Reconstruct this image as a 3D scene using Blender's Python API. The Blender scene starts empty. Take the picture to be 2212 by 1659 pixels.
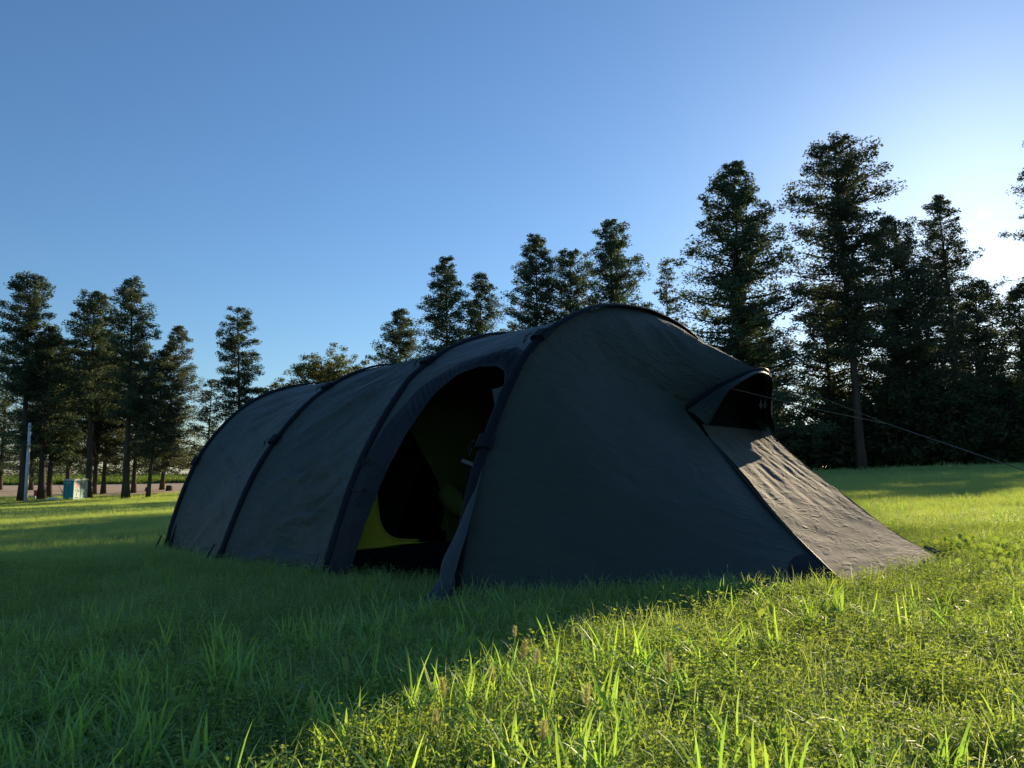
import bpy, bmesh, math, random
import numpy as np
from mathutils import Vector, noise

sc = bpy.context.scene
R = math.radians

# ------------------------------------------------------------------ camera, sky, sun, exposure
cam_d = bpy.data.cameras.new('camera')
cam = bpy.data.objects.new('camera', cam_d)
sc.collection.objects.link(cam)
cam_d.sensor_width = 36.0
cam_d.lens = 36.0 * 1660.0 / 2212.0
cam_d.clip_start = 0.05
cam_d.clip_end = 6000.0
cam.location = (0, 0, 0.70)
cam.rotation_euler = (R(90) + math.atan(200.5 / 1660.0), 0, 0)
sc.camera = cam

SUN = Vector((0.514, 0.809, 0.285)).normalized()
SUN_EL = math.asin(SUN.z)
SUN_AZ = math.atan2(SUN.x, SUN.y)          # clockwise from +Y

world = bpy.data.worlds.new('World')
sc.world = world
world.use_nodes = True
wn = world.node_tree.nodes
wl = world.node_tree.links
bg = wn['Background']
sky = wn.new('ShaderNodeTexSky')
sky.sky_type = 'NISHITA'
sky.sun_disc = False
sky.sun_elevation = SUN_EL
sky.sun_rotation = SUN_AZ
sky.altitude = 50
sky.air_density = 1.2
sky.dust_density = 0.31
sky.ozone_density = 6.0
wl.new(sky.outputs[0], bg.inputs[0])
bg.inputs[1].default_value = 0.070

sun_d = bpy.data.lights.new('sun', 'SUN')
sun_d.energy = 5.0
sun_d.angle = R(0.5)
sun_d.color = (1.0, 0.80, 0.53)
sun = bpy.data.objects.new('sun', sun_d)
LAMP = Vector((SUN.x, SUN.y, SUN.z - math.tan(R(1.1)))).normalized()
sun.rotation_euler = LAMP.to_track_quat('Z', 'Y').to_euler()
sun.location = (20, 32, 30)
sc.collection.objects.link(sun)

vs = sc.view_settings
sc.display_settings.display_device = 'sRGB'
vs.view_transform = 'Standard'
vs.look = 'None'
vs.gamma = 1.0
vs.use_curve_mapping = False
vs.exposure = 1.1
sc.cycles.use_denoising = True
sc.cycles.max_bounces = 8
sc.cycles.diffuse_bounces = 3
sc.cycles.glossy_bounces = 2
sc.cycles.transmission_bounces = 4
sc.cycles.sample_clamp_indirect = 4.0

rng = np.random.default_rng(7)
random.seed(7)

# ------------------------------------------------------------------ helpers
def link(o):
    sc.collection.objects.link(o)
    return o

def tag(o, label=None, cat=None, group=None, kind=None):
    if label: o['label'] = label
    if cat: o['category'] = cat
    if group: o['group'] = group
    if kind: o['kind'] = kind
    return o

def empty(name, loc=(0, 0, 0)):
    o = bpy.data.objects.new(name, None)
    o.location = loc
    o.empty_display_size = 0.2
    return link(o)

def mesh_np(name, V, faces, mat, parent=None, smooth=True, uv=None, do_link=True, tri=None):
    """V (n,3); faces: list of tuples, or tri/quad int array."""
    me = bpy.data.meshes.new(name)
    V = np.asarray(V, dtype=np.float32)
    if isinstance(faces, np.ndarray):
        k = faces.shape[1]
        me.vertices.add(len(V))
        me.vertices.foreach_set('co', V.ravel())
        me.loops.add(faces.size)
        me.polygons.add(len(faces))
        me.loops.foreach_set('vertex_index', faces.astype(np.int32).ravel())
        me.polygons.foreach_set('loop_start', np.arange(0, faces.size, k, dtype=np.int32))
        me.polygons.foreach_set('loop_total', np.full(len(faces), k, dtype=np.int32))
        me.update(calc_edges=True)
    else:
        me.from_pydata(V.tolist(), [], faces)
    if smooth:
        me.polygons.foreach_set('use_smooth', np.ones(len(me.polygons), dtype=bool))
    if uv is not None:
        layer = me.uv_layers.new(name='UVMap')
        idx = np.empty(len(me.loops), dtype=np.int32)
        me.loops.foreach_get('vertex_index', idx)
        layer.data.foreach_set('uv', np.asarray(uv, dtype=np.float32)[idx].ravel())
    me.update()
    if mat: me.materials.append(mat)
    o = bpy.data.objects.new(name, me)
    if parent: o.parent = parent
    if do_link: link(o)
    return o

class Geo:
    """collects simple pieces into one mesh"""
    def __init__(self):
        self.V = []; self.F = []
    def add(self, V, F):
        b = len(self.V)
        self.V += [tuple(v) for v in V]
        self.F += [tuple(i + b for i in f) for f in F]
    def box(self, c, s, rz=0.0, taper=1.0):
        cx, cy, cz = c; sx, sy, sz = (q / 2 for q in s)
        vs_ = []
        for z, k in ((-sz, 1), (sz, taper)):
            for x, y in ((-sx, -sy), (sx, -sy), (sx, sy), (-sx, sy)):
                x2, y2 = x * k, y * k
                vs_.append((cx + x2 * math.cos(rz) - y2 * math.sin(rz), cy + x2 * math.sin(rz) + y2 * math.cos(rz), cz + z))
        self.add(vs_, [(0, 3, 2, 1), (4, 5, 6, 7), (0, 1, 5, 4), (1, 2, 6, 5), (2, 3, 7, 6), (3, 0, 4, 7)])
    def tube(self, pts, rad, n=8, caps=True):
        pts = [Vector(p) for p in pts]
        if not hasattr(rad, '__len__'): rad = [rad] * len(pts)
        rings = []
        ref = Vector((0.13, 0.27, 0.95)).normalized()
        for i, p in enumerate(pts):
            d = (pts[min(i + 1, len(pts) - 1)] - pts[max(i - 1, 0)]).normalized()
            r = ref if abs(d.dot(ref)) < 0.95 else Vector((1, 0, 0))
            a = d.cross(r).normalized(); b = d.cross(a)
            rings.append([p + (a * math.cos(2 * math.pi * k / n) + b * math.sin(2 * math.pi * k / n)) * rad[i] for k in range(n)])
        V = [v for r in rings for v in r]
        F = []
        for i in range(len(rings) - 1):
            for k in range(n):
                F.append((i * n + k, i * n + (k + 1) % n, (i + 1) * n + (k + 1) % n, (i + 1) * n + k))
        if caps:
            F.append(tuple(range(n - 1, -1, -1)))
            F.append(tuple(range((len(rings) - 1) * n, len(rings) * n)))
        self.add(V, F)
    def build(self, name, mat, parent=None, smooth=False):
        return mesh_np(name, self.V, self.F, mat, parent, smooth)

def grid_mesh(name, P, mat, parent=None, uvscale=(1, 1), keep=None, thick=0.0):
    n, m, _ = P.shape
    ii, jj = np.meshgrid(np.arange(n - 1), np.arange(m - 1), indexing='ij')
    a = ii * m + jj
    F = np.stack([a, a + m, a + m + 1, a + 1], -1).reshape(-1, 4)
    if keep is not None:
        F = F[keep.ravel()]
    u = np.linspace(0, uvscale[0], n)[:, None] * np.ones(m)[None]
    v = np.ones(n)[:, None] * np.linspace(0, uvscale[1], m)[None]
    V = P.reshape(-1, 3); uv = np.stack([u, v], -1).reshape(-1, 2)
    used = np.unique(F)
    if len(used) < len(V):
        remap = -np.ones(len(V), dtype=int); remap[used] = np.arange(len(used))
        F = remap[F]; V = V[used]; uv = uv[used]
    return mesh_np(name, V, F, mat, parent, True, uv)

def resample(P, n, t=None):
    P = np.asarray(P, dtype=float)
    l = np.r_[0, np.cumsum(np.linalg.norm(np.diff(P, axis=0), axis=1))]
    l /= l[-1]
    if t is None: t = np.linspace(0, 1, n)
    return np.stack([np.interp(t, l, P[:, i]) for i in range(3)], 1)

def smooth_curve(P, n):
    """Catmull-Rom through points"""
    P = np.asarray(P, dtype=float)
    Q = np.vstack([2 * P[0] - P[1], P, 2 * P[-1] - P[-2]])
    out = []
    segs = len(P) - 1
    per = max(4, int(400 / segs))
    for i in range(segs):
        p0, p1, p2, p3 = Q[i:i + 4]
        for t in np.linspace(0, 1, per, endpoint=False):
            out.append(0.5 * ((2 * p1) + (-p0 + p2) * t + (2 * p0 - 5 * p1 + 4 * p2 - p3) * t * t + (-p0 + 3 * p1 - 3 * p2 + p3) * t ** 3))
    out.append(P[-1])
    return resample(out, n)

def grid_normals(P):
    du = np.gradient(P, axis=0); dv = np.gradient(P, axis=1)
    N = np.cross(du, dv)
    N /= np.linalg.norm(N, axis=2, keepdims=True) + 1e-9
    return N

def nz(x, y, z=0.0):
    return noise.noise((x, y, z))

def nz_grid(X, Y, z=0.0):
    out = np.empty(X.shape)
    xf, yf, of = X.ravel(), Y.ravel(), out.ravel()
    for i in range(xf.size):
        of[i] = noise.noise((xf[i], yf[i], z))
    return of.reshape(X.shape)

def gz(x, y):
    t = 2.4 * math.tanh(x / 60)
    w = 1 / (1 + math.exp(max(-40, min(40, (x - 5) / 8))))
    r = 0.029 * max(0, min(y, 185) - 74) * w
    u = max(0, min(1, (y - 15) / 55)); u = u * u * (3 - 2 * u)
    return t + r - .55 * w * u

# ------------------------------------------------------------------ materials
def mat(name, base, rough=0.8, spec=0.3):
    m = bpy.data.materials.new(name)
    m.use_nodes = True
    b = m.node_tree.nodes['Principled BSDF']
    b.inputs['Base Color'].default_value = (*base, 1)
    b.inputs['Roughness'].default_value = rough
    b.inputs['Specular IOR Level'].default_value = spec
    return m

def vary(m, c1, c2, scale, detail=4, coord='Object', bump=0.0, bscale=None, stretch=(1, 1, 1), dist=0.02):
    nt = m.node_tree; N = nt.nodes; L = nt.links
    b = N['Principled BSDF']
    tc = N.new('ShaderNodeTexCoord')
    mp = N.new('ShaderNodeMapping'); mp.inputs['Scale'].default_value = stretch
    L.new(tc.outputs[coord], mp.inputs[0])
    nzn = N.new('ShaderNodeTexNoise'); nzn.inputs['Scale'].default_value = scale; nzn.inputs['Detail'].default_value = detail
    L.new(mp.outputs[0], nzn.inputs['Vector'])
    rp = N.new('ShaderNodeValToRGB')
    rp.color_ramp.elements[0].position = 0.3; rp.color_ramp.elements[1].position = 0.7
    rp.color_ramp.elements[0].color = (*c1, 1); rp.color_ramp.elements[1].color = (*c2, 1)
    L.new(nzn.outputs[0], rp.inputs[0]); L.new(rp.outputs[0], b.inputs['Base Color'])
    if bump:
        n2 = N.new('ShaderNodeTexNoise'); n2.inputs['Scale'].default_value = bscale or scale * 3; n2.inputs['Detail'].default_value = 5
        L.new(mp.outputs[0], n2.inputs['Vector'])
        bp = N.new('ShaderNodeBump'); bp.inputs['Strength'].default_value = bump; bp.inputs['Distance'].default_value = dist
        L.new(n2.outputs[0], bp.inputs['Height']); L.new(bp.outputs[0], b.inputs['Normal'])
    return m

def leaf_mat(name, c1, c2, trans, rough=0.5, spec=0.3, tfac=0.45, island=False, nscale=0.6):
    """leaf: principled reflection mixed with translucent transmission, colour varied by instance and place"""
    m = mat(name, c1, rough, spec)
    nt = m.node_tree; N = nt.nodes; L = nt.links
    b = N['Principled BSDF']; out = N['Material Output']
    geo = N.new('ShaderNodeNewGeometry'); oi = N.new('ShaderNodeObjectInfo')
    nzn = N.new('ShaderNodeTexNoise'); nzn.inputs['Scale'].default_value = nscale; nzn.inputs['Detail'].default_value = 3
    L.new(geo.outputs['Position'], nzn.inputs['Vector'])
    add = N.new('ShaderNodeMath'); add.operation = 'MULTIPLY_ADD'
    L.new(geo.outputs['Random Per Island'] if island else oi.outputs['Random'], add.inputs[0])
    add.inputs[1].default_value = 0.55
    L.new(nzn.outputs[0], add.inputs[2])
    mr = N.new('ShaderNodeMapRange')
    mr.inputs['From Min'].default_value = 0.35; mr.inputs['From Max'].default_value = 1.15
    L.new(add.outputs[0], mr.inputs['Value'])
    mx = N.new('ShaderNodeMix'); mx.data_type = 'RGBA'
    mx.inputs['A'].default_value = (*c1, 1); mx.inputs['B'].default_value = (*c2, 1)
    L.new(mr.outputs[0], mx.inputs['Factor'])
    L.new(mx.outputs['Result'], b.inputs['Base Color'])
    tr = N.new('ShaderNodeBsdfTranslucent')
    mt = N.new('ShaderNodeMix'); mt.data_type = 'RGBA'; mt.blend_type = 'MULTIPLY'
    mt.inputs['Factor'].default_value = 1.0
    L.new(mx.outputs['Result'], mt.inputs['A']); mt.inputs['B'].default_value = (*trans, 1)
    L.new(mt.outputs['Result'], tr.inputs['Color'])
    ms = N.new('ShaderNodeMixShader'); ms.inputs[0].default_value = tfac
    L.new(b.outputs[0], ms.inputs[1]); L.new(tr.outputs[0], ms.inputs[2])
    L.new(ms.outputs[0], out.inputs['Surface'])
    return m

M = {}
M['ground'] = vary(mat('meadow_soil', (.06, .08, .03), .95, .1), (.030, .045, .018), (.085, .12, .04), 2.2, 6, bump=.6, bscale=25)
M['soil'] = vary(mat('ploughed_soil', (.25, .17, .12), .95, .1), (.30, .235, .175), (.42, .34, .26), 1.2, 8, bump=.5, bscale=6, dist=.08)
M['bark'] = vary(mat('cedar_bark', (.12, .085, .06), .9, .1), (.040, .032, .028), (.10, .075, .056), 3.0, 6, bump=.7, bscale=5, stretch=(1, 1, .12), dist=.05)
M['deadwood'] = mat('dead_branch_wood', (.30, .23, .16), .85, .1)
M['cedar'] = leaf_mat('cedar_foliage', (.042, .068, .042), (.092, .128, .070), (1.15, 1.15, .7), .6, .15, .30, island=True, nscale=.35)
M['cedar_warm'] = leaf_mat('mixed_conifer_foliage', (.048, .066, .042), (.098, .120, .068), (1.2, 1.12, .7), .6, .15, .35, island=True, nscale=.35)
M['broad'] = leaf_mat('broadleaf_foliage', (.05, .07, .02), (.12, .13, .04), (1.3, 1.3, .6), .55, .2, .40, island=True, nscale=.35)
M['shrub'] = leaf_mat('shrub_foliage', (.030, .045, .020), (.065, .085, .035), (1.1, 1.1, .6), .6, .15, .30, island=True, nscale=.4)
M['grass'] = leaf_mat('grass_blade', (.190, .390, .150), (.330, .500, .165), (1.5, 1.4, .35), .50, .16, .52, nscale=.8)
M['grass_fine'] = leaf_mat('fine_grass_blade', (.245, .380, .180), (.365, .480, .215), (1.45, 1.3, .35), .55, .12, .50, nscale=.8)
M['herb'] = leaf_mat('clover_leaf', (.150, .260, .105), (.255, .350, .115), (1.5, 1.35, .35), .6, .10, .50, nscale=1.2)
M['straw'] = mat('dry_stem', (.20, .18, .095), .8, .05)
M['crop'] = leaf_mat('crop_leaf', (.07, .13, .025), (.14, .20, .045), (1.4, 1.4, .5), .5, .3, .40, nscale=.1)

def fabric(name, base, rough, spec, bump, stretch, wrinkle, bdist, crinkle=False):
    m = mat(name, base, rough, spec)
    nt = m.node_tree; N = nt.nodes; L = nt.links
    b = N['Principled BSDF']
    tc = N.new('ShaderNodeTexCoord')
    mp = N.new('ShaderNodeMapping'); mp.inputs['Scale'].default_value = stretch
    L.new(tc.outputs['UV'], mp.inputs[0])
    n1 = N.new('ShaderNodeTexNoise'); n1.inputs['Scale'].default_value = wrinkle; n1.inputs['Detail'].default_value = 6
    n1.inputs['Roughness'].default_value = .55; n1.inputs['Distortion'].default_value = .6
    if crinkle:                       # sharp little creases, as in a sheet that was stuffed into a sack
        n1.noise_type = 'RIDGED_MULTIFRACTAL'; n1.inputs['Detail'].default_value = 3; n1.inputs['Distortion'].default_value = 1.2
    L.new(mp.outputs[0], n1.inputs['Vector'])
    # weave and stains: slow tone change
    n2 = N.new('ShaderNodeTexNoise'); n2.inputs['Scale'].default_value = 2.2; n2.inputs['Detail'].default_value = 5
    L.new(tc.outputs['UV'], n2.inputs['Vector'])
    mx = N.new('ShaderNodeMix'); mx.data_type = 'RGBA'
    mx.inputs['A'].default_value = (*[c * .8 for c in base], 1); mx.inputs['B'].default_value = (*[c * 1.2 for c in base], 1)
    L.new(n2.outputs[0], mx.inputs['Factor']); L.new(mx.outputs['Result'], b.inputs['Base Color'])
    bp = N.new('ShaderNodeBump'); bp.inputs['Strength'].default_value = bump; bp.inputs['Distance'].default_value = bdist
    L.new(n1.outputs[0], bp.inputs['Height']); L.new(bp.outputs[0], b.inputs['Normal'])
    return m

M['fly'] = fabric('tent_fabric', (.0310, .0450, .0380), .58, .22, 1.0, (1.0, 3.0, 1), 5.0, .02)
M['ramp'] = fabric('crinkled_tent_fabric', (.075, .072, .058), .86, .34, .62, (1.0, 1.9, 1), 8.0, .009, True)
M['sleeve'] = fabric('sleeve_fabric', (.0060, .0090, .0130), .65, .12, .5, (6, 1, 1), 6, .01)
M['flap'] = fabric('door_lining_fabric', (.030, .042, .050), .6, .3, .6, (2, 1, 1), 5, .015)
M['inner'] = fabric('inner_tent_yellow', (.62, .60, .05), .7, .2, .4, (1, 1, 1), 5, .01)
M['piping'] = mat('yellow_piping', (.50, .48, .07), .7, .2)
M['tub'] = mat('groundsheet_black', (.008, .008, .010), .6, .3)
M['mesh'] = mat('vent_mesh_black', (.006, .006, .007), .9, .1)
M['cord'] = mat('black_cord', (.03, .03, .03), .8, .2)
M['rope'] = mat('grey_guy_rope', (.12, .115, .10), .8, .2)
M['webbing'] = mat('pale_webbing', (.085, .09, .10), .7, .2)
M['peg'] = mat('steel_peg', (.22, .22, .22), .4, .5)
M['peg'].node_tree.nodes['Principled BSDF'].inputs['Metallic'].default_value = .8

# ------------------------------------------------------------------ terrain
def axis_vals(lo, hi, fine_lo, fine_hi, fine, growth):
    a = list(np.arange(fine_lo, fine_hi + 1e-6, fine))
    s = fine; v = fine_hi
    while v < hi:
        s *= growth; v += s; a.append(min(v, hi))
    s = fine; v = fine_lo; b = []
    while v > lo:
        s *= growth; v -= s; b.append(max(v, lo))
    return np.array(b[::-1] + a)

xs = axis_vals(-1800, 1800, -6, 6, .15, 1.06)
ys = axis_vals(-400, 3000, .6, 10, .15, 1.06)
P = np.empty((len(xs), len(ys), 3))
for i, x in enumerate(xs):
    for j, y in enumerate(ys):
        bump = 0.014 * nz(x * 1.7, y * 1.7) if (abs(x) < 9 and -2 < y < 14) else 0.05 * nz(x * .12, y * .12)
        P[i, j] = (x, y, gz(x, y) + bump * .8)
g = grid_mesh('ground', P, M['ground'])
tag(g, kind='structure')

def sheet(name, x0, x1, y0, y1, m, nx=60, ny=40, lift=.05, edge=None):
    P = np.empty((nx, ny, 3))
    for i, x in enumerate(np.linspace(x0, x1, nx)):
        ya = y0 + (edge(x) if edge else 0)
        for j, y in enumerate(np.linspace(ya, y1, ny)):
            P[i, j] = (x, y, gz(x, y) + .05 * nz(x * .12, y * .12) + lift)
    o = grid_mesh(name, P, m)
    tag(o, kind='structure')
    return o
sheet('ploughed_field', -190, -18, 92, 139, M['soil'], 120, 60, .06, lambda x: 5 * nz(x * .05, 3) + max(0, (x + 55) * .25))

# the sun itself, as seen between the trees
gsun = bpy.data.materials.new('sun_glare'); gsun.use_nodes = True
gn = gsun.node_tree.nodes; gn.remove(gn['Principled BSDF'])
em = gn.new('ShaderNodeEmission'); em.inputs[0].default_value = (1.0, .95, .82, 1); em.inputs[1].default_value = 14.0
gsun.node_tree.links.new(em.outputs[0], gn['Material Output'].inputs['Surface'])
bm = bmesh.new(); bmesh.ops.create_uvsphere(bm, u_segments=32, v_segments=16, radius=24.0)
me = bpy.data.meshes.new('sun_disc'); bm.to_mesh(me); bm.free(); me.materials.append(gsun)
so = link(bpy.data.objects.new('sun_disc', me)); so.location = Vector((0, 0, .7)) + SUN * 4000.0
tag(so, kind='structure')

# ------------------------------------------------------------------ trees
def leaves(C, RX, RZ, n, size, rg, flat=.5):
    """n leaf triangles per clump centre; returns V, F"""
    K = len(C)
    tot = K * n
    c = np.repeat(C, n, axis=0); rx = np.repeat(RX, n); rz = np.repeat(RZ, n)
    d = rg.normal(size=(tot, 3)); d /= np.linalg.norm(d, axis=1, keepdims=True)
    r = rg.random(tot) ** .55
    p = c + d * r[:, None] * np.stack([rx, rx, rz], 1)
    # outer leaves hang a little
    s = size * rg.uniform(.6, 1.35, tot)
    a = rg.normal(size=(tot, 3)); a[:, 2] *= flat
    a /= np.linalg.norm(a, axis=1, keepdims=True)
    b = np.cross(a, rg.normal(size=(tot, 3))); b /= np.linalg.norm(b, axis=1, keepdims=True) + 1e-9
    w = s * rg.uniform(.35, .6, tot)
    V = np.empty((tot, 3, 3))
    V[:, 0] = p - a * (s * .5)[:, None] - b * (w * .5)[:, None]
    V[:, 1] = p - a * (s * .3)[:, None] + b * (w * .6)[:, None]
    V[:, 2] = p + a * (s * .6)[:, None]
    return V.reshape(-1, 3), np.arange(tot * 3, dtype=np.int32).reshape(-1, 3)

def trunk_path(H, lean, rg, n=12, wob=.12):
    ph = rg.uniform(0, 6.28, 2)
    pts = []
    for k in range(n):
        t = k / (n - 1)
        pts.append((lean * t + wob * math.sin(t * 5 + ph[0]) * t, wob * math.sin(t * 4 + ph[1]) * t, H * t))
    return np.array(pts)

def conifer(name, label, x, y, H, lean=0., crown=.35, rmax=3.0, shape=.55, top=.75, nb=80, n=108, leaf=.235, seed=1,
            r0=.35, foliage='cedar', group='tall conifers around the meadow', cat='tree', droop=0., dead=6, sparse=0., side=0., low=.75, dome=1.22):
    rg = np.random.default_rng(seed); nb = int(nb * 1.3); rmax *= 1.12; top *= rg.uniform(.9, 1.08); dome *= rg.uniform(.85, 1.25)
    rg = np.random.default_rng(seed)
    root = empty(name, (x, y, gz(x, y) - .05))
    tag(root, label, cat, group)
    path = trunk_path(H * .985, lean, rg)
    def at_h(h):
        t = np.clip(h / (H * .985), 0, 1) * (len(path) - 1)
        i = int(min(len(path) - 2, math.floor(t)))
        return path[i] + (path[i + 1] - path[i]) * (t - i)
    tg = Geo(); r0 *= .86
    rad = [max(.03, r0 * (1 - .93 * (k / 11)) * (1.35 if k == 0 else 1)) for k in range(12)]
    tg.tube(path, rad, 10)
    tg.build('trunk', M['bark'], root, True)
    lg = Geo(); dg = Geo()
    C = []; RX = []; RZ = []
    hb = crown * H
    for b in range(nb):
        f = (b + rg.random()) / nb                 # 0 base .. 1 top
        h = hb + (H * .985 - hb) * f
        xx = 1 - f
        q_ = min(1., xx / top)
        prof = rmax * (1 - (1 - q_) ** dome) ** shape
        if xx > top: prof *= 1 - (1 - low) * (xx - top) / (1 - top)
        prof = max(prof, .5)
        az = b * 2.399 + rg.normal() * .5
        r = prof * rg.uniform(.72, 1.08)
        if rg.random() < .16: r *= .55
        if rg.random() < sparse: continue
        if side: r *= 1 + side * math.cos(az)
        rise = .45 * f - .12 - droop * (1 - f) + rg.normal() * .10
        base = at_h(h - .15 * r * (1 if f > .3 else .3))
        tip = at_h(h) + np.array([math.cos(az) * r, math.sin(az) * r, r * rise])
        mid = (base + tip) / 2 + np.array([0, 0, -.06 * r + .1])
        lr = .018 + .018 * r
        lg.tube([base, mid, tip], [lr, lr * .7, .012], 4, False)
        k = 1 if r < 1.0 else (2 if r < 2.0 else 3)
        if r > 3.4: k = 4
        for q in range(k):
            fr = 1.0 - q * (.30 if k > 2 else .42)
            fr *= rg.uniform(.92, 1.02)
            p = base + (tip - base) * fr + rg.normal(size=3) * np.array([.16, .16, .10]) * (.4 + .2 * r)
            s = rg.uniform(.46, .84) * (.72 + .14 * min(r, 4)) * (1.0 if q == 0 else 1.15)
            C.append(p); RX.append(s); RZ.append(s * rg.uniform(.52, .80))
    C.append(path[-1] + np.array([0, 0, -.15])); RX.append(.62); RZ.append(.5)
    C = np.array(C); RX = np.array(RX); RZ = np.array(RZ)
    V, F = leaves(C, RX, RZ, n, leaf, rg)
    tag(mesh_np('crown', V, F, M[foliage], root, False), kind='stuff')
    tag(lg.build('limbs', M['bark'], root, True), kind='stuff')
    if dead:
        for q in range(dead):
            h = rg.uniform(.22, .62) * H
            az = rg.uniform(0, 6.28); L_ = rg.uniform(.7, 1.9)
            p = at_h(h)
            e = p + np.array([math.cos(az) * L_, math.sin(az) * L_, rg.uniform(-.1, .55) * L_])
            e2 = e + np.array([math.cos(az + .5) * L_ * .4, math.sin(az + .5) * L_ * .4, rg.uniform(-.3, .3)])
            dg = Geo(); dg.tube([p, e, e2], [.065, .04, .012], 5, False)
            dg.build('dead_branch', M['deadwood'], root, True)
    return root

def roundtree(name, label, x, y, H, rx, rz, cz, nclump, n=70, leaf=.26, seed=1, foliage='broad', r0=.25, group=None, cat='tree', stems=1, cl=(.6, 1.1), low_cut=-.55):
    rg = np.random.default_rng(seed)
    root = empty(name, (x, y, gz(x, y) - .05))
    tag(root, label, cat, group)
    tg = Geo(); lg = Geo()
    tops = []
    for s in range(stems):
        off = rg.normal(size=2) * (.0 if stems == 1 else .5)
        path = trunk_path(cz * H, rg.normal() * .4, rg, wob=.15) + np.array([off[0], off[1], 0])
        tg.tube(path, [max(.04, r0 * (1 - .7 * k / 11)) for k in range(12)], 8)
        tops.append(path)
    tag(tg.build('trunk' if stems == 1 else 'stems', M['bark'], root, True), kind='stuff' if stems > 1 else None)
    C = []
    for k in range(nclump):
        d = rg.normal(size=3); d /= np.linalg.norm(d)
        if d[2] < low_cut: d[2] *= -.6
        lump = 1 + .35 * noise.noise((d[0] * 1.6 + seed, d[1] * 1.6, d[2] * 1.6))
        q = rg.random() ** .33 * lump
        C.append((d[0] * rx * q, d[1] * rx * q, cz * H + d[2] * rz * q))
    C = np.array(C)
    RX = rg.uniform(*cl, len(C)); RZ = RX * rg.uniform(.5, .75, len(C))
    for c in C[::2]:
        path = tops[rg.integers(len(tops))]
        p = path[rg.integers(6, 12)]
        lg.tube([p, (p + c) / 2 + np.array([0, 0, .2]), c], [.07, .045, .015], 4, False)
    tag(lg.build('limbs', M['bark'], root, True), kind='stuff')
    V, F = leaves(C, RX, RZ, n, leaf, rg)
    tag(mesh_np('crown', V, F, M[foliage], root, False), kind='stuff')
    return root

RG = 'tall conifers around the meadow'
# left clump by the portable toilets
conifer('cedar_tree', 'tall conifer at far left standing behind the white pole, bare orange lit trunk', -53.3, 84.5, 25.5, -.9, .45, 3.3, .45, .65, 84, seed=11, r0=.48)
conifer('cedar_tree', 'tall conifer with a forked bare trunk directly right of the portable toilets', -47.3, 86.7, 23.8, -.8, .40, 3.2, .5, .7, 84, seed=12, r0=.45)
conifer('cedar_tree', 'tall narrow topped conifer, second trunk right of the portable toilets, open crown tip', -42.0, 84.4, 24.7, -.66, .36, 3.1, .55, .8, 84, seed=13, r0=.45, side=.1)
conifer('cedar_tree', 'dark conifer at the right end of the left clump, trunk between field and stumps', -49.0, 108.5, 23.6, 1.2, .13, 4.5, .6, .9, 100, seed=14, r0=.34, foliage='cedar_warm', low=.9, side=.15)
conifer('cedar_tree', 'short slim conifer in front with leaning thin trunk, rightmost trunk of the front row', -40.0, 85.3, 16.5, .9, .28, 2.6, .6, .9, 62, seed=15, r0=.26, foliage='cedar_warm')
conifer('cedar_tree', 'dark conifer with thick low trunk beside the guy wire of the white pole', -52.0, 85.8, 19.6, -.6, .27, 3.4, .55, .85, 76, seed=16, r0=.46)
conifer('cedar_tree', 'dark conifer whose trunk meets the yellow guy wire guard', -53.0, 88.8, 19.0, -.2, .25, 3.4, .55, .85, 76, seed=17, r0=.36)
conifer('cedar_tree', 'conifer rising directly behind the roofs of the portable toilets', -65.0, 113.4, 21.5, -.5, .18, 4.2, .5, .85, 84, seed=18, r0=.4)
conifer('cedar_tree', 'thin trunked conifer half hidden by the forked trunk beside the toilets', -51.1, 94.9, 19.8, 0, .24, 3.4, .5, .85, 72, seed=19, r0=.32, foliage='cedar_warm')
conifer('cedar_tree', 'conifer with low hanging green boughs between the two tall trunks right of the toilets', -52.7, 100.0, 19.4, 0, .22, 3.6, .5, .85, 78, seed=20, r0=.34, foliage='cedar_warm')
conifer('cedar_tree', 'conifer trunk just right of the second tall trunk in the left clump', -48.5, 99.4, 18.6, 0, .24, 3.4, .5, .85, 70, seed=21, r0=.34)
conifer('cedar_tree', 'conifer at the left edge of the picture, farther back by the field', -78.0, 118.0, 23.0, 0, .12, 4.6, .5, .85, 80, seed=22, r0=.4, n=67)
conifer('cedar_tree', 'conifer filling the gap behind the white pole at the far left', -72.0, 116.0, 20.0, 0, .10, 4.6, .5, .85, 80, seed=23, r0=.4, n=67)
# single slim tree and its small neighbour
conifer('cedar_tree', 'slim isolated conifer with narrow open crown left of the tent roof', -33.5, 95.0, 23.1, -.95, .42, 2.35, .3, .5, 66, seed=31, r0=.34, low=.9, sparse=.08)
roundtree('cedar_tree', 'dense dark round crown wrapped round the foot of the slim isolated conifer', -33.2, 97.5, 14.0, 3.4, 5.2, .55, 95, 56, seed=32, foliage='cedar', group=RG)
conifer('cedar_tree', 'short ragged conifer just left of the tent end, sky showing through', -39.2, 100.0, 14.6, -.3, .12, 3.3, .7, .9, 56, n=62, seed=33, r0=.26, foliage='cedar_warm', sparse=.18)
roundtree('broadleaf_tree', 'pale green round topped broadleaf tree above the rear of the tent roof', -24.6, 105.0, 18.8, 6.4, 4.9, .74, 210, 84, seed=34, leaf=.28, r0=.35, group='broadleaf trees beyond the tent')
roundtree('broadleaf_tree', 'small darker broadleaf tree between slim conifer and pale broadleaf tree', -32.0, 108.0, 15.4, 3.8, 3.2, .78, 100, 80, seed=35, foliage='shrub', leaf=.3, group='broadleaf trees beyond the tent')
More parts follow.
